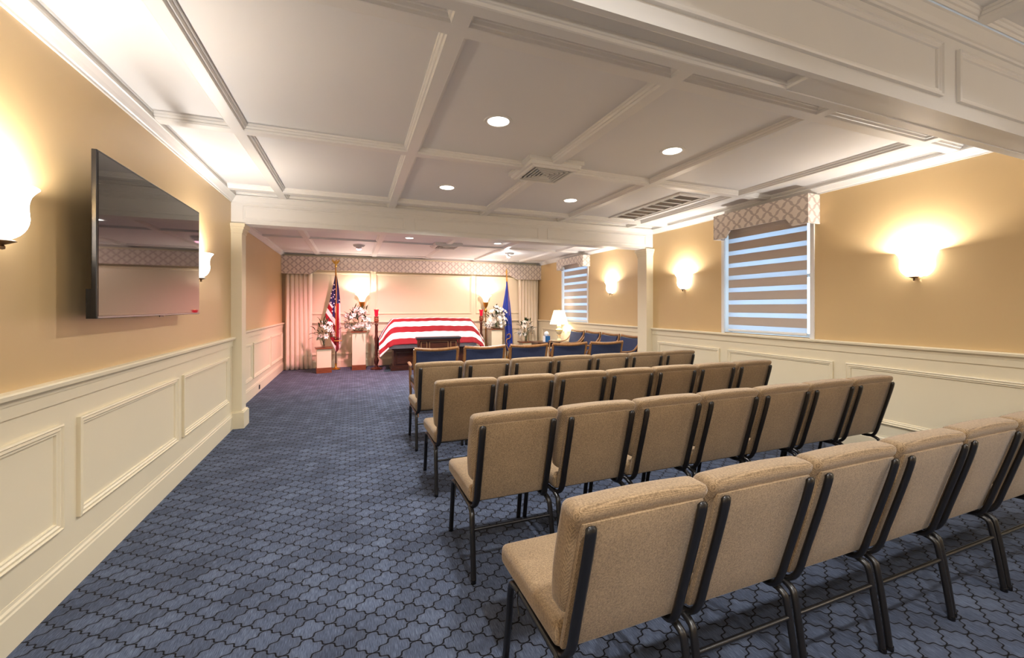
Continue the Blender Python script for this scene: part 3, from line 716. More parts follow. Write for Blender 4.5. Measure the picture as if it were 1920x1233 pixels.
# ------------------------------------------------------------------ blue armchairs
def arm_chair():
    t = thing('armchair', (0, 0, 0), 'x', 'armchair')   # faces +Y, origin under the seat centre
    hw = 0.285
    yk = lambda z: -0.235 - (z-0.42)*0.20
    for s in (-1, 1):
        # rear leg runs on as back post
        b = NB(); tube(b, smoothp([(s*0.24, -0.27, 0.0), (s*0.245, -0.235, 0.25), (s*0.255, yk(0.42), 0.42), (s*(hw-0.014), yk(0.66), 0.66), (s*(hw-0.006), yk(0.88)-0.01, 0.885)], 3), 0.020, 8, ry=0.016); obj('back_post', b, M['oak'], t, True, 60)
        b = NB(); tube(b, [(s*0.262, 0.245, 0.0), (s*0.268, 0.25, 0.40), (s*0.275, 0.235, 0.60), (s*0.285, 0.20, 0.645)], 0.021, 8, radii=[0.7, 1.0, 0.85, 0.8]); obj('leg', b, M['oak'], t, True, 60)
        b = NB(); tube(b, smoothp([(s*0.285, 0.255, 0.640), (s*0.292, 0.20, 0.652), (s*0.290, 0.02, 0.640), (s*0.282, -0.16, 0.650), (s*0.275, -0.25, 0.715), (s*0.277, yk(0.78), 0.79)], 3), 0.023, 8, ry=0.014); obj('arm', b, M['oak'], t, True, 60)
    # curved crest rail, dipped in the middle
    pts = [(-hw+0.0+ (2*hw)*i/10, yk(0.885)-0.012-0.022*math.cos(PI*(i/10-0.5)), 0.893-0.018*math.cos(PI*(i/10-0.5))) for i in range(11)]
    b = NB(); tube(b, pts, 0.016, 8, ry=0.021); obj('crest_rail', b, M['oak'], t, True, 60)
    pts = [(-hw+0.02+(2*hw-0.04)*i/6, yk(0.50)-0.008*math.cos(PI*(i/6-0.5)), 0.50) for i in range(7)]
    b = NB(); tube(b, pts, 0.014, 8, ry=0.018); obj('lower_rail', b, M['oak'], t, True, 60)
    def f(p):
        return (p.x*(0.97+0.05*(p.z+0.18)/0.36), p.y - p.z*0.20 - 0.020*math.cos(PI*p.x/0.6), p.z - (0.015*math.cos(PI*p.x/0.56) if p.z > 0.12 else 0))
    b = NB(); rbox(b, (0, yk(0.685)+0.008, 0.690), (0.515, 0.052, 0.355), 0.016, 3, f, cuts=6); obj('back_cushion', b, M['blue_fab'], t, True, 50)
    def f3(p): return (p.x*(1+0.06*p.y/0.5), p.y, p.z + (0.014*math.cos(PI*p.x/0.6)*math.cos(PI*p.y/0.6) if p.z > 0 else 0))
    b = NB(); rbox(b, (0, 0.0, 0.435), (0.52, 0.50, 0.085), 0.024, 3, f3, cuts=4); obj('seat', b, M['blue_fab'], t, True, 50)
    b = NB(); box(b, -0.262, 0.262, 0.225, 0.250, 0.345, 0.395); box(b, -0.25, 0.25, -0.245, -0.225, 0.345, 0.395)
    for s in (-1, 1): box(b, s*0.262-0.011, s*0.262+0.011, -0.235, 0.24, 0.345, 0.395)
    obj('seat_rail', b, M['oak'], t)
    return t
ac = arm_chair()
AX = [(1.005, 5.68), (1.66, 5.68), (2.31, 5.68), (2.955, 5.68), (3.60, 5.68)]
labs = ['first', 'second', 'third', 'fourth', 'fifth']
for k, (x, y) in enumerate(AX):
    c = ac if k == 0 else dup(ac); c.location = (x, y, 0); c.rotation_euler = (0, 0, random.uniform(-0.02, 0.02))
    c['label'] = 'navy oak-framed armchair, %s from the aisle in the row facing the casket' % labs[k]; c['group'] = 'blue armchairs in the front row'
WL = ['beside the table lamp', 'second from the table lamp', 'third from the table lamp', 'nearest the cream column']
for k, y in enumerate((8.235, 7.59, 6.94, 6.30)):
    c = dup(ac); c.location = (4.425, y, 0); c.rotation_euler = (0, 0, PI/2 + random.uniform(-0.02, 0.02))
    c['label'] = 'navy oak-framed armchair backed against the wall, ' + WL[k]; c['group'] = 'blue armchairs against the wall'

# ------------------------------------------------------------------ end table, lamp, tissues
t = thing('end_table', (4.33, 8.84, 0), 'dark wooden end table carrying the lamp and tissues in the corner', 'table')
b = NB(); rbox(b, (0, 0, 0.595), (0.80, 0.50, 0.028), 0.008, 2); obj('table_top', b, M['mahog'], t)
b = NB(); box(b, -0.36, 0.36, -0.21, 0.21, 0.50, 0.581); obj('apron', b, M['mahog'], t)
for sx in (-1, 1):
    for sy in (-1, 1):
        b = NB(); tube(b, [(sx*0.34, sy*0.19, 0.0), (sx*0.34, sy*0.19, 0.52)], 0.02, 8, radii=[0.6, 1]); obj('leg', b, M['mahog'], t, True)
TZ = 0.609
t = thing('table_lamp', (4.60, 8.84, TZ), 'lit ivory urn table lamp with a cream tapered shade', 'lamp')
b = NB(); lathe(b, [(0, 0), (0.075, 0), (0.075, 0.012), (0.055, 0.022), (0.048, 0.05), (0.030, 0.065), (0.036, 0.09), (0.032, 0.13), (0.028, 0.15), (0.048, 0.17), (0.080, 0.225), (0.088, 0.26), (0.078, 0.285), (0.040, 0.30), (0.034, 0.315), (0.048, 0.345), (0.050, 0.37), (0.030, 0.395), (0.014, 0.41), (0.012, 0.44), (0, 0.44)], 24); obj('lamp_base', b, M['ivory'], t, True, 40)
b = NB(); lathe(b, [(0.050, 0.128), (0.053, 0.132), (0.050, 0.137)], 24); lathe(b, [(0.0885, 0.254), (0.092, 0.262), (0.0885, 0.27)], 24); obj('gilt_band', b, M['brass'], t, True)
b = NB(); lathe(b, [(0.225, 0.405), (0.127, 0.735), (0.124, 0.735), (0.222, 0.405)], 32); obj('lamp_shade', b, M['shade'], t, True)
b = NB(); lathe(b, [(0, 0.765), (0.008, 0.755), (0.004, 0.745), (0.004, 0.44), (0, 0.44)], 10); obj('finial', b, M['brass'], t, True)
light('table_bulb', 'POINT', (4.60, 8.84, TZ+0.55), 9, WARM, 0.04)
t = thing('tissue_box', (4.24, 8.78, TZ), 'blue cube tissue box with a white tissue pulled up', 'tissue box')
b = NB(); box(b, -0.062, 0.062, -0.062, 0.062, 0.0, 0.135); obj('carton', b, M['blue_box'], t)
b = NB(); box(b, -0.064, -0.062, -0.062, 0.062, 0, 0.135); obj('side_label', b, M['paper'], t)
b = NB(); lathe(b, [(0.024, 0.135), (0.040, 0.155), (0.052, 0.185), (0.046, 0.212), (0.026, 0.238), (0.0, 0.248)], 14, fn=lambda s: 1+0.22*math.sin(6*PI*s)); obj('tissue', b, M['paper'], t, True, 60)

# ------------------------------------------------------------------ casket, bier, flag drape
CX = 1.725
t = thing('casket_bier', (CX, 9.80, 0), 'dark panelled wooden bier under the casket', 'stand')
b = NB(); box(b, -0.90, 0.90, -0.22, 0.22, 0.10, 0.455); obj('body', b, M['mahog'], t)
b = NB()
for d, za, zb in ((0.06, 0.0, 0.05), (0.045, 0.05, 0.075), (0.025, 0.075, 0.10)): box(b, -0.90-d, 0.90+d, -0.22-d, 0.22+d, za, zb)
obj('plinth_molding', b, M['mahog'], t)
b = NB()
for d, za, zb in ((0.015, 0.455, 0.468), (0.035, 0.468, 0.482), (0.05, 0.482, 0.50)): box(b, -0.90-d, 0.90+d, -0.22-d, 0.22+d, za, zb)
obj('top_molding', b, M['mahog'], t)
for a, c in ((-0.85, -0.35), (-0.27, 0.27), (0.35, 0.85)):
    b = NB(); frame(b, a, c, 0.14, 0.42, [(p*0.8, q) for p, q in WPROF], lambda u, v, h: (u, -0.22-h, v)); obj('panel_molding', b, M['mahog'], t)
t = thing('casket', (CX, 9.79, 0.50), 'silver casket under the striped flag', 'casket')
b = NB(); prof = [(0.33, 0.0), (0.345, 0.02), (0.325, 0.035), (0.325, 0.13), (0.335, 0.15), (0.335, 0.175), (0.295, 0.185)]
ringsv = []
for d, z in prof:
    k = d-0.30
    ringsv.append([b.verts.new((sx*(0.97+k), sy*d, z)) for sx, sy in ((-1, -1), (1, -1), (1, 1), (-1, 1))])
for A, B_ in zip(ringsv, ringsv[1:]):
    for j in range(4): b.faces.new((A[j], A[(j+1) % 4], B_[(j+1) % 4], B_[j]))
b.faces.new(ringsv[0][::-1]); b.faces.new(ringsv[-1]); obj('shell', b, M['silver'], t)
b = NB(); ringsv = []
for d, l, z in ((0.285, 0.96, 0.185), (0.26, 0.93, 0.26), (0.21, 0.88, 0.38), (0.15, 0.84, 0.52), (0.10, 0.80, 0.58)):
    ringsv.append([b.verts.new((sx*l, sy*d, z)) for sx, sy in ((-1, -1), (1, -1), (1, 1), (-1, 1))])
for A, B_ in zip(ringsv, ringsv[1:]):
    for j in range(4): b.faces.new((A[j], A[(j+1) % 4], B_[(j+1) % 4], B_[j]))
b.faces.new(ringsv[-1]); obj('lid', b, M['silver'], t)
b = NB(); tube(b, [(-0.80, -0.35, 0.075), (0.80, -0.35, 0.075)], 0.012, 8); obj('handle', b, M['silver'], t, True)
# draped flag: flat cloth coordinates (a along X, b across) fall over the lid edges
def drape_pt(a, bb, off=0.0):
    ax, by = 0.865, 0.14
    ox = max(0, abs(a)-ax); oy = max(0, abs(bb)-by)
    d = math.hypot(ox, oy)
    x = max(-ax, min(ax, a)); y = max(-by, min(by, bb))
    if d > 1e-6:
        rip = 1 + 0.035*math.sin(a*19+bb*5)*min(1, d*2)
        o_ = 0.62*d*rip; h = d*(1-math.exp(-d/0.26))*0.93
        x += math.copysign(ox/d*o_, a); y += math.copysign(oy/d*o_, bb)
    else: h = 0
    h += 0.02*min(1, abs(a)/ax)**3 + 0.005*min(1, abs(bb)/by)**2
    h -= 0.010*math.sin(a*7.3+1)*0.5
    z = 1.180 - h + 0.003*math.sin(a*31+bb*9) + off
    return Vector((CX+x, 9.875+y, z))
b = NB()
uvl = b.loops.layers.uv.new('UVMap')
nx, ny = 145, 78
L2, W2_ = 1.42, 0.80
stripe = 2*W2_/13
G = [[b.verts.new(drape_pt(-L2+2*L2*i/nx, -W2_+2*W2_*j/ny)) for i in range(nx+1)] for j in range(ny+1)]
for j in range(ny):
    for i in range(nx):
        f = b.faces.new((G[j][i], G[j][i+1], G[j+1][i+1], G[j+1][i]))
        for lp, (ii, jj) in zip(f.loops, ((i, j), (i+1, j), (i+1, j+1), (i, j+1))):
            a = -L2+2*L2*ii/nx; st = 13*jj/ny       # 0 at the front edge: stripe 13 (red) first
            am = -L2+2*L2*(i+0.5)/nx; sm = 13*(j+0.5)/ny
            lp[uvl].uv = (1.0 if (am < -0.28 and sm > 6) else -1.0, max(0.001, min(12.999, st)))
fo = obj('casket_flag', b, M['us'], None, True, 70); sm = fo.modifiers.new('thick', 'SOLIDIFY'); sm.thickness = 0.004
tag(fo, 'red and white striped flag draped over the casket', 'flag')
def star_bm(r):
    b = NB(); pts = [((r if k % 2 == 0 else r*0.40)*math.sin(k*PI/5), (r if k % 2 == 0 else r*0.40)*math.cos(k*PI/5)) for k in range(10)]
    c = b.verts.new((0, -0.0015, 0)); vs = [b.verts.new((x, 0, z)) for x, z in pts]
    for k in range(10): b.faces.new((c, vs[k], vs[(k+1) % 10]))
    return b
st0 = None
for r_ in range(9):
    for k in range(6 if r_ % 2 == 0 else 5):
        a = -L2+0.09+(k*2+(r_ % 2))*0.098; bb = -W2_+stripe*(6.45+r_*0.76)
        p = drape_pt(a, bb, 0.0); q = drape_pt(a+0.01, bb); w = drape_pt(a, bb+0.01)
        nrm = (q-p).cross(w-p).normalized()
        if nrm.z < 0: nrm = -nrm
        if st0 is None: s_ = obj('star', star_bm(0.036), M['star'], fo); st0 = s_
        else: s_ = st0.copy(); COL.objects.link(s_); s_.parent = fo
        s_.location = p + nrm*0.004; s_.rotation_euler = nrm.to_track_quat('-Y', 'Z').to_euler()
# white edge of the lining showing at the corner
b = NB(); A = [drape_pt(-1.41, -0.80), drape_pt(-1.12, -0.80)]
v = [b.verts.new(A[0]+Vector((0, -0.006, 0.01))), b.verts.new(A[1]+Vector((0, -0.006, 0.012))), b.verts.new(A[1]+Vector((0, -0.010, -0.02))), b.verts.new(A[0]+Vector((0, -0.010, -0.045)))]
b.faces.new(v); h = obj('white_heading', b, M['white_fabric'], fo); h.modifiers.new('thick', 'SOLIDIFY').thickness = 0.004

# ------------------------------------------------------------------ kneeler
t = thing('kneeler', (1.675, 8.75, 0), 'dark wooden kneeler with padded top in front of the casket', 'kneeler')
b = NB(); rbox(b, (0, 0, 0.775), (0.95, 0.20, 0.045), 0.018, 3); obj('arm_pad', b, M['leather'], t, True)
b = NB(); box(b, -0.455, 0.455, -0.085, 0.085, 0.725, 0.753); obj('top_shelf', b, M['mahog'], t)
b = NB(); box(b, -0.40, 0.40, -0.05, -0.02, 0.20, 0.725); obj('front_panel', b, M['mahog'], t)
for a, c in ((-0.375, -0.25), (-0.20, 0.20), (0.25, 0.375)):
    b = NB(); frame(b, a, c, 0.30, 0.70, [(0, 0), (0, 0.008), (0.009, 0.008), (0.009, 0)], lambda u, v, h: (u, -0.05-h, v)); obj('gilt_molding', b, M['goldwood'], t)
for s in (-1, 1):
    b = NB(); lathe(b, [(0, 0), (0.022, 0), (0.018, 0.03), (0.026, 0.08), (0.020, 0.14), (0.012, 0.22), (0.012, 0.42), (0.022, 0.46), (0.014, 0.50), (0.018, 0.60), (0.026, 0.64), (0.022, 0.725), (0, 0.725)], 14, (s*0.43, -0.06, 0)); obj('leg', b, M['mahog'], t, True)
b = NB(); rbox(b, (0, -0.30, 0.17), (0.86, 0.24, 0.07), 0.02, 3); obj('knee_pad', b, M['blue_fab'], t, True)
b = NB(); box(b, -0.43, 0.43, -0.42, -0.05, 0.0, 0.135); obj('kneeling_step', b, M['mahog'], t)

# ------------------------------------------------------------------ candle stands
def candle_stand(x, y, label, z=1.21):
    t = thing('candle_stand', (x, y, 0), label, 'candle stand', 'red glass candle stands')
    b = NB(); lathe(b, [(0, 0), (0.135, 0), (0.135, 0.022), (0.10, 0.04), (0.045, 0.055), (0.04, 0.075), (0, 0.075)], 24); obj('base', b, M['mahog'], t, True, 40)
    pr = [(0.0, 0.07), (0.036, 0.08), (0.03, 0.10), (0.048, 0.16), (0.056, 0.20), (0.045, 0.25), (0.028, 0.29), (0.036, 0.32), (0.030, 0.36), (0.032, 0.42), (0.040, 0.50), (0.032, 0.58), (0.044, 0.66), (0.048, 0.71), (0.034, 0.76), (0.030, 0.80), (0.034, 0.88), (0.030, 0.98), (0.040, 1.02), (0.030, 1.05), (0, 1.05)]
    b = NB(); lathe(b, pr, 18); obj('turned_post', b, M['mahog'], t, True, 60)
    b = NB(); lathe(b, [(0, 1.05), (0.032, 1.055), (0.050, 1.09), (0.056, 1.12), (0.046, 1.135), (0.052, 1.15), (0.052, 1.165), (0.042, 1.18), (0.050, 1.19), (0.052, z), (0, z)], 18); obj('carved_cup', b, M['cherry'], t, True, 40)
    b = NB(); lathe(b, [(0, z+0.002), (0.034, z+0.002), (0.039, z+0.03), (0.044, z+0.11), (0.058, z+0.160), (0.055, z+0.160), (0.041, z+0.11), (0.036, z+0.03), (0, z+0.012)], 22); obj('red_glass', b, M['redglass'], t, True, 60)
    b = NB(); lathe(b, [(0, z+0.175), (0.006, z+0.150), (0.007, z+0.140), (0, z+0.130)], 10); obj('flame', b, M['flame'], t, True)
candle_stand(0.475, 9.93, 'tall turned wooden candle stand with red glass, between the white flower pedestal and the casket')
candle_stand(3.01, 10.04, 'tall turned wooden candle stand with red glass, at the blue flag end of the casket', 1.20)
b = NB(); tube(b, smoothp([(0, 0, 0.0), (0, 0, 0.5), (0, 0, 0.90), (0.01, 0, 0.955), (0.045, 0, 0.985), (0.075, 0, 0.955), (0.062, 0, 0.915), (0.035, 0, 0.925)], 4), 0.008, 8)
tt = thing('hook_stand', (3.085, 9.80, 0), 'slim dark metal stand with a curled top beside the casket', 'stand')
obj('hooked_pole', b, M['mahog'], tt, True)
b = NB(); lathe(b, [(0, 0), (0.09, 0), (0.085, 0.012), (0.012, 0.02), (0, 0.02)], 20); obj('base', b, M['mahog'], tt, True)

# ------------------------------------------------------------------ torchiere lamps
def torchiere(x, y, label):
    t = thing('torchiere_lamp', (x, y, 0), label, 'floor lamp', 'brass torchiere lamps')
    b = NB(); lathe(b, [(0, 0), (0.11, 0), (0.11, 0.015), (0.06, 0.035), (0.025, 0.06), (0, 0.06)], 24); obj('base', b, M['brass'], t, True, 40)
    b = NB(); lathe(b, [(0, 0.05), (0.014, 0.05), (0.014, 1.28), (0.032, 1.30), (0.040, 1.335), (0.028, 1.365), (0.018, 1.38), (0.020, 1.41), (0.044, 1.44), (0.062, 1.49), (0.070, 1.545), (0.05, 1.55), (0, 1.55)], 22); obj('stem', b, M['brass'], t, True, 50)
    pr = [(0.045, 1.548), (0.062, 1.575), (0.072, 1.61), (0.088, 1.65), (0.118, 1.69), (0.152, 1.72), (0.164, 1.738)]
    pr2 = [(v.x, v.y) for v in smoothp([(p[0], p[1], 0) for p in pr], 2)]
    b = NB(); lathe(b, pr2+[(p[0]-0.005, p[1]+0.002) for p in pr2[::-1]], 32); obj('glass_bowl', b, M['torch_glass'], t, True, 60)
    light('torchiere_bulb', 'POINT', (x, y, 1.665), P_TORCH, WARM, 0.03)
torchiere(0.176, 10.42, 'brass torchiere with lit flared glass bowl above the tall pedestal flowers near the striped flag')
torchiere(3.25, 10.42, 'brass torchiere with lit flared glass bowl beside the blue flag flowers')

# ------------------------------------------------------------------ pedestals
def pedestal(x, y, w, h, rz, label):
    t = thing('pedestal', (x, y, 0), label, 'pedestal', 'cream pedestals', rz)
    b = NB(); box(b, -w/2-0.008, w/2+0.008, -w/2-0.008, w/2+0.008, 0, 0.115); obj('base', b, M['cherry'], t)
    b = NB(); box(b, -w/2, w/2, -w/2, w/2, 0.115, h-0.024); obj('shaft', b, M['cream'], t)
    b = NB(); box(b, -w/2-0.028, w/2+0.028, -w/2-0.028, w/2+0.028, h-0.024, h); obj('top', b, M['cherry'], t)
    return t
pedestal(-0.625, 9.90, 0.285, 0.545, 0.13, 'low cream pedestal with brown base by the curtain, holding the small lily vase')
pedestal(0.10, 10.09, 0.285, 0.875, 0.0, 'tall cream pedestal between the striped flag and a candle stand')
pedestal(3.40, 10.09, 0.285, 0.872, 0.0, 'tall cream pedestal in front of the brass torchiere near the blue flag')
pedestal(4.31, 10.22, 0.285, 0.50, 0.0, 'low cream pedestal before the corner curtain by the lamp table')

# ------------------------------------------------------------------ flowers
def lily_bm(r=0.055):
    b = NB()
    for k in range(6):
        a = k*PI/3; ca, sa = math.cos(a), math.sin(a); w = r*0.30
        prof = [(0.10, 0.0, 0.25), (0.45, 0.42, 1.0), (0.80, 0.50, 0.85), (1.05, 0.30, 0.06)]
        L = []; R = []; C_ = []
        for rr, zz, ww in prof:
            x, z = rr*r, zz*r
            C_.append(b.verts.new((ca*x, sa*x, z-0.004))); L.append(b.verts.new((ca*x-sa*w*ww, sa*x+ca*w*ww, z+0.004))); R.append(b.verts.new((ca*x+sa*w*ww, sa*x-ca*w*ww, z+0.004)))
        for i in range(3): b.faces.new((L[i], L[i+1], C_[i+1], C_[i])); b.faces.new((C_[i], C_[i+1], R[i+1], R[i]))
    return b
def rose_bm(r=0.05):
    b = NB()
    for ring, (n, rr, z0, z1) in enumerate(((7, 1.0, 0.0, 0.55), (6, 0.78, 0.12, 0.78), (5, 0.52, 0.25, 0.95), (3, 0.26, 0.4, 1.0))):
        for k in range(n):
            a0 = 2*PI*k/n+ring*0.5; a1 = a0+2*PI/n*1.25; am = (a0+a1)/2
            vs = [b.verts.new((math.cos(a0)*r*rr*0.55, math.sin(a0)*r*rr*0.55, z0*r)), b.verts.new((math.cos(a1)*r*rr*0.55, math.sin(a1)*r*rr*0.55, z0*r)),
                  b.verts.new((math.cos(a1)*r*rr*0.95, math.sin(a1)*r*rr*0.95, (z0+z1)*0.5*r)), b.verts.new((math.cos(am)*r*rr*1.05, math.sin(am)*r*rr*1.05, z1*r)), b.verts.new((math.cos(a0)*r*rr*0.95, math.sin(a0)*r*rr*0.95, (z0+z1)*0.5*r))]
            b.faces.new(vs)
    return b
def leaf_bm(l=0.13, w=0.034):
    b = NB(); pr = [(0, 0.05, 0), (0.25, 0.8, 0.10), (0.55, 1.0, 0.14), (0.8, 0.6, 0.10), (1.0, 0.03, 0.0)]
    L = []; R = []; C_ = []
    for s, ww, zz in pr:
        C_.append(b.verts.new((s*l, 0, zz*l-0.004))); L.append(b.verts.new((s*l, w*ww*0.5, zz*l+0.003))); R.append(b.verts.new((s*l, -w*ww*0.5, zz*l+0.003)))
    for i in range(4): b.faces.new((L[i], L[i+1], C_[i+1], C_[i])); b.faces.new((C_[i], C_[i+1], R[i+1], R[i]))
    return b
PROTO = {}
def piece(kind, mk, mat, parent):
    if kind not in PROTO:
        o = obj(kind, mk(), mat, parent, True, 80); o.modifiers.clear(); PROTO[kind] = o.data; return o
    o = bpy.data.objects.new(kind, PROTO[kind]); COL.objects.link(o); o.parent = parent; return o
def arrangement(x, y, z, rx, rz_, label, vase, nfl, nlf, seed, mix=0.5, drop=0.2, leafs=1.0, cat='flowers'):
    rnd = random.Random(seed)
    t = thing('flower_arrangement', (x, y, z), label, cat, 'white flower arrangements')
    if vase == 'tall':
        b = NB(); pr = [(0, 0.0), (0.036, 0.0), (0.028, 0.03), (0.034, 0.10), (0.05, 0.17), (0.068, 0.225), (0.064, 0.225), (0.046, 0.17), (0.030, 0.10), (0.024, 0.035), (0, 0.03)]
        lathe(b, pr, 20); obj('vase', b, M['vase'], t, True, 50); base = 0.20
        b = NB()
        for k in range(10):
            a = rnd.uniform(0, 2*PI); tube(b, [(0.014*math.cos(a), 0.014*math.sin(a), 0.035), (0.045*math.cos(a+2), 0.045*math.sin(a+2), 0.23), (0.10*math.cos(a+2), 0.06*math.sin(a+2), 0.32)], 0.0035, 5)
        obj('stems', b, M['stem'], t, True)
    else:
        b = NB(); pr = [(0, 0.0), (0.09, 0.0), (0.12, 0.03), (0.135, 0.07), (0.130, 0.07), (0.115, 0.035), (0.085, 0.008), (0, 0.008)]
        lathe(b, pr, 24); obj('glass_bowl', b, M['vase'], t, True, 50); base = 0.07
        b = NB()
        for k in range(26):
            a = rnd.uniform(0, 2*PI); e = rnd.uniform(0.1, 1.4)
            tube(b, [(0, 0, 0.03), (0.4*rx*math.cos(a)*math.cos(e), 0.12*math.sin(a), base+0.5*rz_*math.sin(e)), (0.8*rx*math.cos(a)*math.cos(e), 0.2*math.sin(a), base+0.9*rz_*math.sin(e))], 0.003, 5)
        obj('stems', b, M['stem'], t, True)
    def place(o, shell, s):
        a = rnd.uniform(0, 2*PI); e = rnd.uniform(-drop, PI/2)
        if rnd.random() < 0.6: a = rnd.uniform(PI, 2*PI)       # more towards the viewer
        d = Vector((math.cos(a)*math.cos(e), math.sin(a)*math.cos(e), math.sin(e)))
        o.location = Vector((d.x*rx*shell, d.y*rx*0.6*shell, base+0.04+(d.z*rz_*shell if d.z > 0 else d.z*rz_*0.5*shell)))
        q = (d+Vector((0, -0.5, 0.15))).normalized().to_track_quat('Z', 'Y'); o.rotation_mode = 'QUATERNION'; o.rotation_quaternion = q
        o.scale = (s, s, s); return d
    for k in range(nfl):
        if rnd.random() < mix: o = piece('lily', lily_bm, M['petal'], t); place(o, rnd.uniform(0.62, 1.0), rnd.uniform(0.9, 1.35))
        else: o = piece('rose', rose_bm, M['petal'], t); place(o, rnd.uniform(0.55, 0.9), rnd.uniform(0.8, 1.5 if vase != 'tall' else 1.0))
    for k in range(nlf):
        o = piece('leaf', leaf_bm, M['leaf'], t); d = place(o, rnd.uniform(0.6, 1.0), 1.0)
        dd = (d+Vector((rnd.uniform(-.5, .5), rnd.uniform(-.6, .1), rnd.uniform(-.5, .5)))).normalized()
        o.rotation_quaternion = dd.to_track_quat('X', 'Z'); s = rnd.uniform(0.7, 1.25)*leafs; o.scale = (s, s, s)
    return t
arrangement(-0.625, 9.87, 0.545, 0.235, 0.33, 'small white lilies in a clear vase on the low pedestal beside the striped flag', 'tall', 17, 40, 3, 0.75, 0.35)
arrangement(0.09, 10.07, 0.875, 0.34, 0.44, 'large white roses and lilies on the tall pedestal beside the striped flag', 'bowl', 48, 60, 5, 0.35, 0.15)
arrangement(3.43, 10.06, 0.872, 0.30, 0.46, 'large white lilies and hydrangeas in front of the blue flag', 'bowl', 58, 50, 9, 0.6, 0.15)
arrangement(4.31, 10.19, 0.50, 0.24, 0.33, 'small white lilies in a clear vase before the corner curtain', 'tall', 17, 40, 12, 0.75, 0.35)

# ------------------------------------------------------------------ flags on poles
def flag_stand(x, y, label, group, top, eagle):
    t = thing('flag_pole', (x, y, 0), label, 'flag', group)
    b = NB(); lathe(b, [(0, 0), (0.10, 0), (0.10, 0.012), (0.075, 0.03), (0.03, 0.045), (0.022, 0.06), (0.022, 0.14), (0, 0.14)], 22); obj('base', b, M['brass'], t, True, 40)
    b = NB(); lathe(b, [(0, 0.06), (0.013, 0.06), (0.013, top), (0, top)], 12); obj('pole', b, M['mahog'], t, True)
    b = NB()
    if eagle:
        lathe(b, [(0, top), (0.022, top+0.005), (0.018, top+0.02), (0.03, top+0.035), (0.018, top+0.055), (0, top+0.06)], 14)
        rbox(b, (0, 0, top+0.105), (0.036, 0.036, 0.10), 0.014, 3)
        rbox(b, (0.014, -0.01, top+0.165), (0.034, 0.026, 0.026), 0.009, 2)
        for s in (-1, 1):
            P_ = [(s*0.012, 0.0, top+0.075), (s*0.045, 0.0, top+0.09), (s*0.078, 0.0, top+0.145), (s*0.082, 0.0, top+0.20), (s*0.058, 0, top+0.17), (s*0.035, 0, top+0.15), (s*0.014, 0, top+0.135)]
            prism(b, [(p[0], p[2]) for p in P_], -0.007, 0.007, lambda u, v, h: (u, h, v))
        obj('eagle_finial', b, M['gold'], t, True)
    else:
        lathe(b, [(0, top), (0.02, top+0.005), (0.014, top+0.03), (0.026, top+0.055), (0.018, top+0.09), (0.004, top+0.15), (0, top+0.155)], 12); obj('spear_finial', b, M['gold'], t, True)
    return t
def edge_fn(pts):
    def f(z):
        for (z0, x0), (z1, x1) in zip(pts, pts[1:]):
            if z1 <= z <= z0: k = (z0-z)/(z0-z1); return x0+(x1-x0)*k
        return pts[-1][1] if z < pts[-1][0] else pts[0][1]
    return f
def hanging(parent, L, R, zt, zb_, uvf, mat, folds, depth=0.05, name='cloth'):
    lf, rf = edge_fn(L), edge_fn(R); nx, nz = 56, 70
    b = NB(); uvl = b.loops.layers.uv.new('UVMap'); V = []; P = []
    for j in range(nz+1):
        z = zt+(zb_-zt)*j/nz; row = []; pr = []
        for i in range(nx+1):
            s = i/nx; l, r = lf(z), rf(z)
            amp = min(1, (r-l)/0.16)
            x = l+(r-l)*s
            y = -0.02 - depth*amp*(0.55+0.45*math.sin(folds*2*PI*s+0.6*math.sin(z*2.2))) + 0.012*math.sin(13*s+5*z)
            row.append(b.verts.new((x, y, z))); pr.append((x, y, z, s))
        V.append(row); P.append(pr)
    for j in range(nz):
        for i in range(nx):
            f = b.faces.new((V[j][i], V[j][i+1], V[j+1][i+1], V[j+1][i]))
            cm = [(P[j][i][k]+P[j+1][i+1][k])/2 for k in range(4)]
            for lp, (jj, ii) in zip(f.loops, ((j, i), (j, i+1), (j+1, i+1), (j+1, i))):
                lp[uvl].uv = uvf(*P[jj][ii], cm)
    o = obj(name, b, mat, parent, True, 80); sm = o.modifiers.new('thick', 'SOLIDIFY'); sm.thickness = 0.003
    return o, P
t = flag_stand(-0.393, 10.25, 'flag of stars and stripes hanging on a pole with a golden eagle', 'pole flags', 2.33, True)
LP = [(2.16, -0.012), (2.02, -0.035), (1.85, -0.075), (1.55, -0.135), (1.24, -0.222), (1.10, -0.19), (0.92, -0.125), (0.72, -0.115), (0.62, -0.10), (0.40, 0.0)]
RP = [(2.16, 0.012), (2.05, 0.035), (1.80, 0.07), (1.50, 0.095), (1.20, 0.10), (0.90, 0.112), (0.66, 0.125), (0.50, 0.10), (0.40, 0.02)]
def us_uv(x, y, z, s, cm):
    mx, mz = cm[0], cm[2]
    left = mx < -0.02
    canton = 1.0 if (mz > (1.40 - mx*1.0 if left else 1.50) - (0.25 if -0.07 < mx < -0.02 else 0)) else -1.0
    if mx < 0.0: v = (z + x*1.55)/0.150 + 0.45      # diagonal bars, falling towards the pole
    elif mx < 0.068: v = 0.5
    else: v = 1.5
    return (canton, v)
cl, P = hanging(t, LP, RP, 2.16, 0.40, us_uv, M['us'], 2.0, 0.045)
rnd = random.Random(4); s0 = None
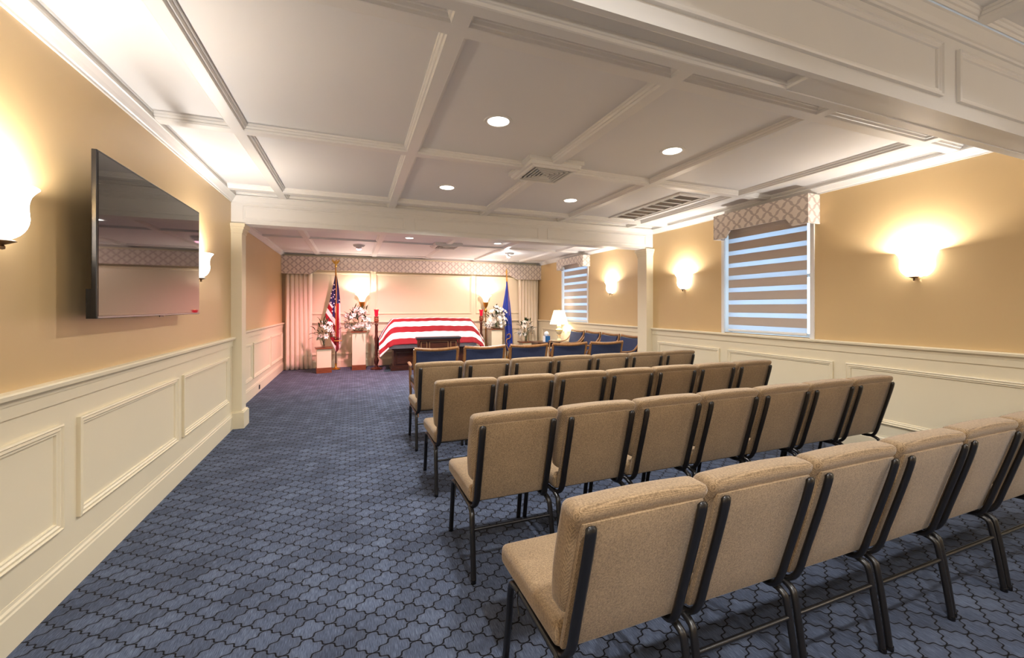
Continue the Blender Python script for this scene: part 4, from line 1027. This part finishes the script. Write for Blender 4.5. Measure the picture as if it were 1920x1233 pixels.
for k, (sx, sz) in enumerate([(-0.035, 1.93), (-0.055, 1.80), (-0.015, 1.84), (-0.09, 1.74), (-0.03, 1.71), (-0.095, 1.62), (-0.055, 1.66), (-0.10, 1.52), (-0.012, 1.60), (-0.06, 1.42), (-0.035, 1.50), (0.075, 1.58), (0.078, 1.50), (-0.07, 1.34)]):
    best = min(((px-sx)**2+(pz-sz)**2, (px, py, pz)) for row in P for (px, py, pz, _) in row)[1]
    if s0 is None: s_ = obj('star', star_bm(0.021), M['star'], cl); s0 = s_
    else: s_ = s0.copy(); COL.objects.link(s_); s_.parent = cl
    s_.location = (best[0], best[1]-0.006, best[2]); s_.rotation_euler = (0, rnd.uniform(-0.4, 0.4), 0)
b = NB(); tube(b, smoothp([(0.005, -0.05, 2.20), (0.012, -0.075, 1.9), (0.012, -0.09, 1.5), (0.004, -0.092, 1.1), (0.0, -0.09, 0.70)], 3), 0.007, 6); obj('gold_cord', b, M['ribbon'], t, True)
b = NB(); tube(b, [(0.0, -0.02, 2.34), (0.0, -0.03, 2.15)], 0.016, 8, radii=[0.6, 1.2]); obj('gold_sleeve', b, M['ribbon'], t, True)
b = NB(); tube(b, [(-0.03, -0.08, 0.66), (0.04, -0.085, 0.655), (0.13, -0.06, 0.655)], 0.012, 6); obj('gold_fringe', b, M['ribbon'], t, True)

t = flag_stand(3.785, 10.28, 'blue flag with gold ribbon hanging on a pole beside the lamp end flowers', 'pole flags', 2.30, False)
LP2 = [(2.12, -0.012), (1.95, -0.03), (1.75, -0.06), (1.50, -0.11), (1.38, -0.135), (1.1, -0.10), (0.8, -0.07), (0.5, -0.06), (0.38, -0.04), (0.26, 0.02)]
RP2 = [(2.12, 0.012), (1.95, 0.03), (1.75, 0.05), (1.5, 0.08), (1.1, 0.115), (0.8, 0.13), (0.5, 0.145), (0.42, 0.14), (0.26, 0.05)]
cl, P = hanging(t, LP2, RP2, 2.12, 0.26, lambda x, y, z, s, cm: (s, z), M['bluecloth'], 2.3, 0.05)
b = NB(); tube(b, smoothp([(0.0, -0.05, 2.2), (0.02, -0.075, 1.9), (0.035, -0.085, 1.5), (0.045, -0.09, 1.2)], 3), 0.005, 6); obj('gold_cord', b, M['ribbon'], t, True)
b = NB(); tube(b, [(0.0, -0.02, 2.31), (0.0, -0.03, 2.10)], 0.016, 8, radii=[0.6, 1.2]); obj('gold_sleeve', b, M['ribbon'], t, True)
for k, pts in enumerate([[(-0.02, -0.09, 0.68), (0.04, -0.10, 0.72), (0.08, -0.10, 0.66), (0.05, -0.095, 0.60), (-0.02, -0.095, 0.58), (-0.04, -0.09, 0.50), (0.0, -0.09, 0.44)], [(-0.05, -0.085, 0.44), (0.0, -0.09, 0.36), (0.03, -0.085, 0.28)], [(0.11, -0.08, 0.46), (0.06, -0.085, 0.36), (0.03, -0.08, 0.27)]]):
    b = NB(); tube(b, smoothp(pts, 3), 0.011, 6, ry=0.005); obj('gold_ribbon', b, M['ribbon'], t, True)
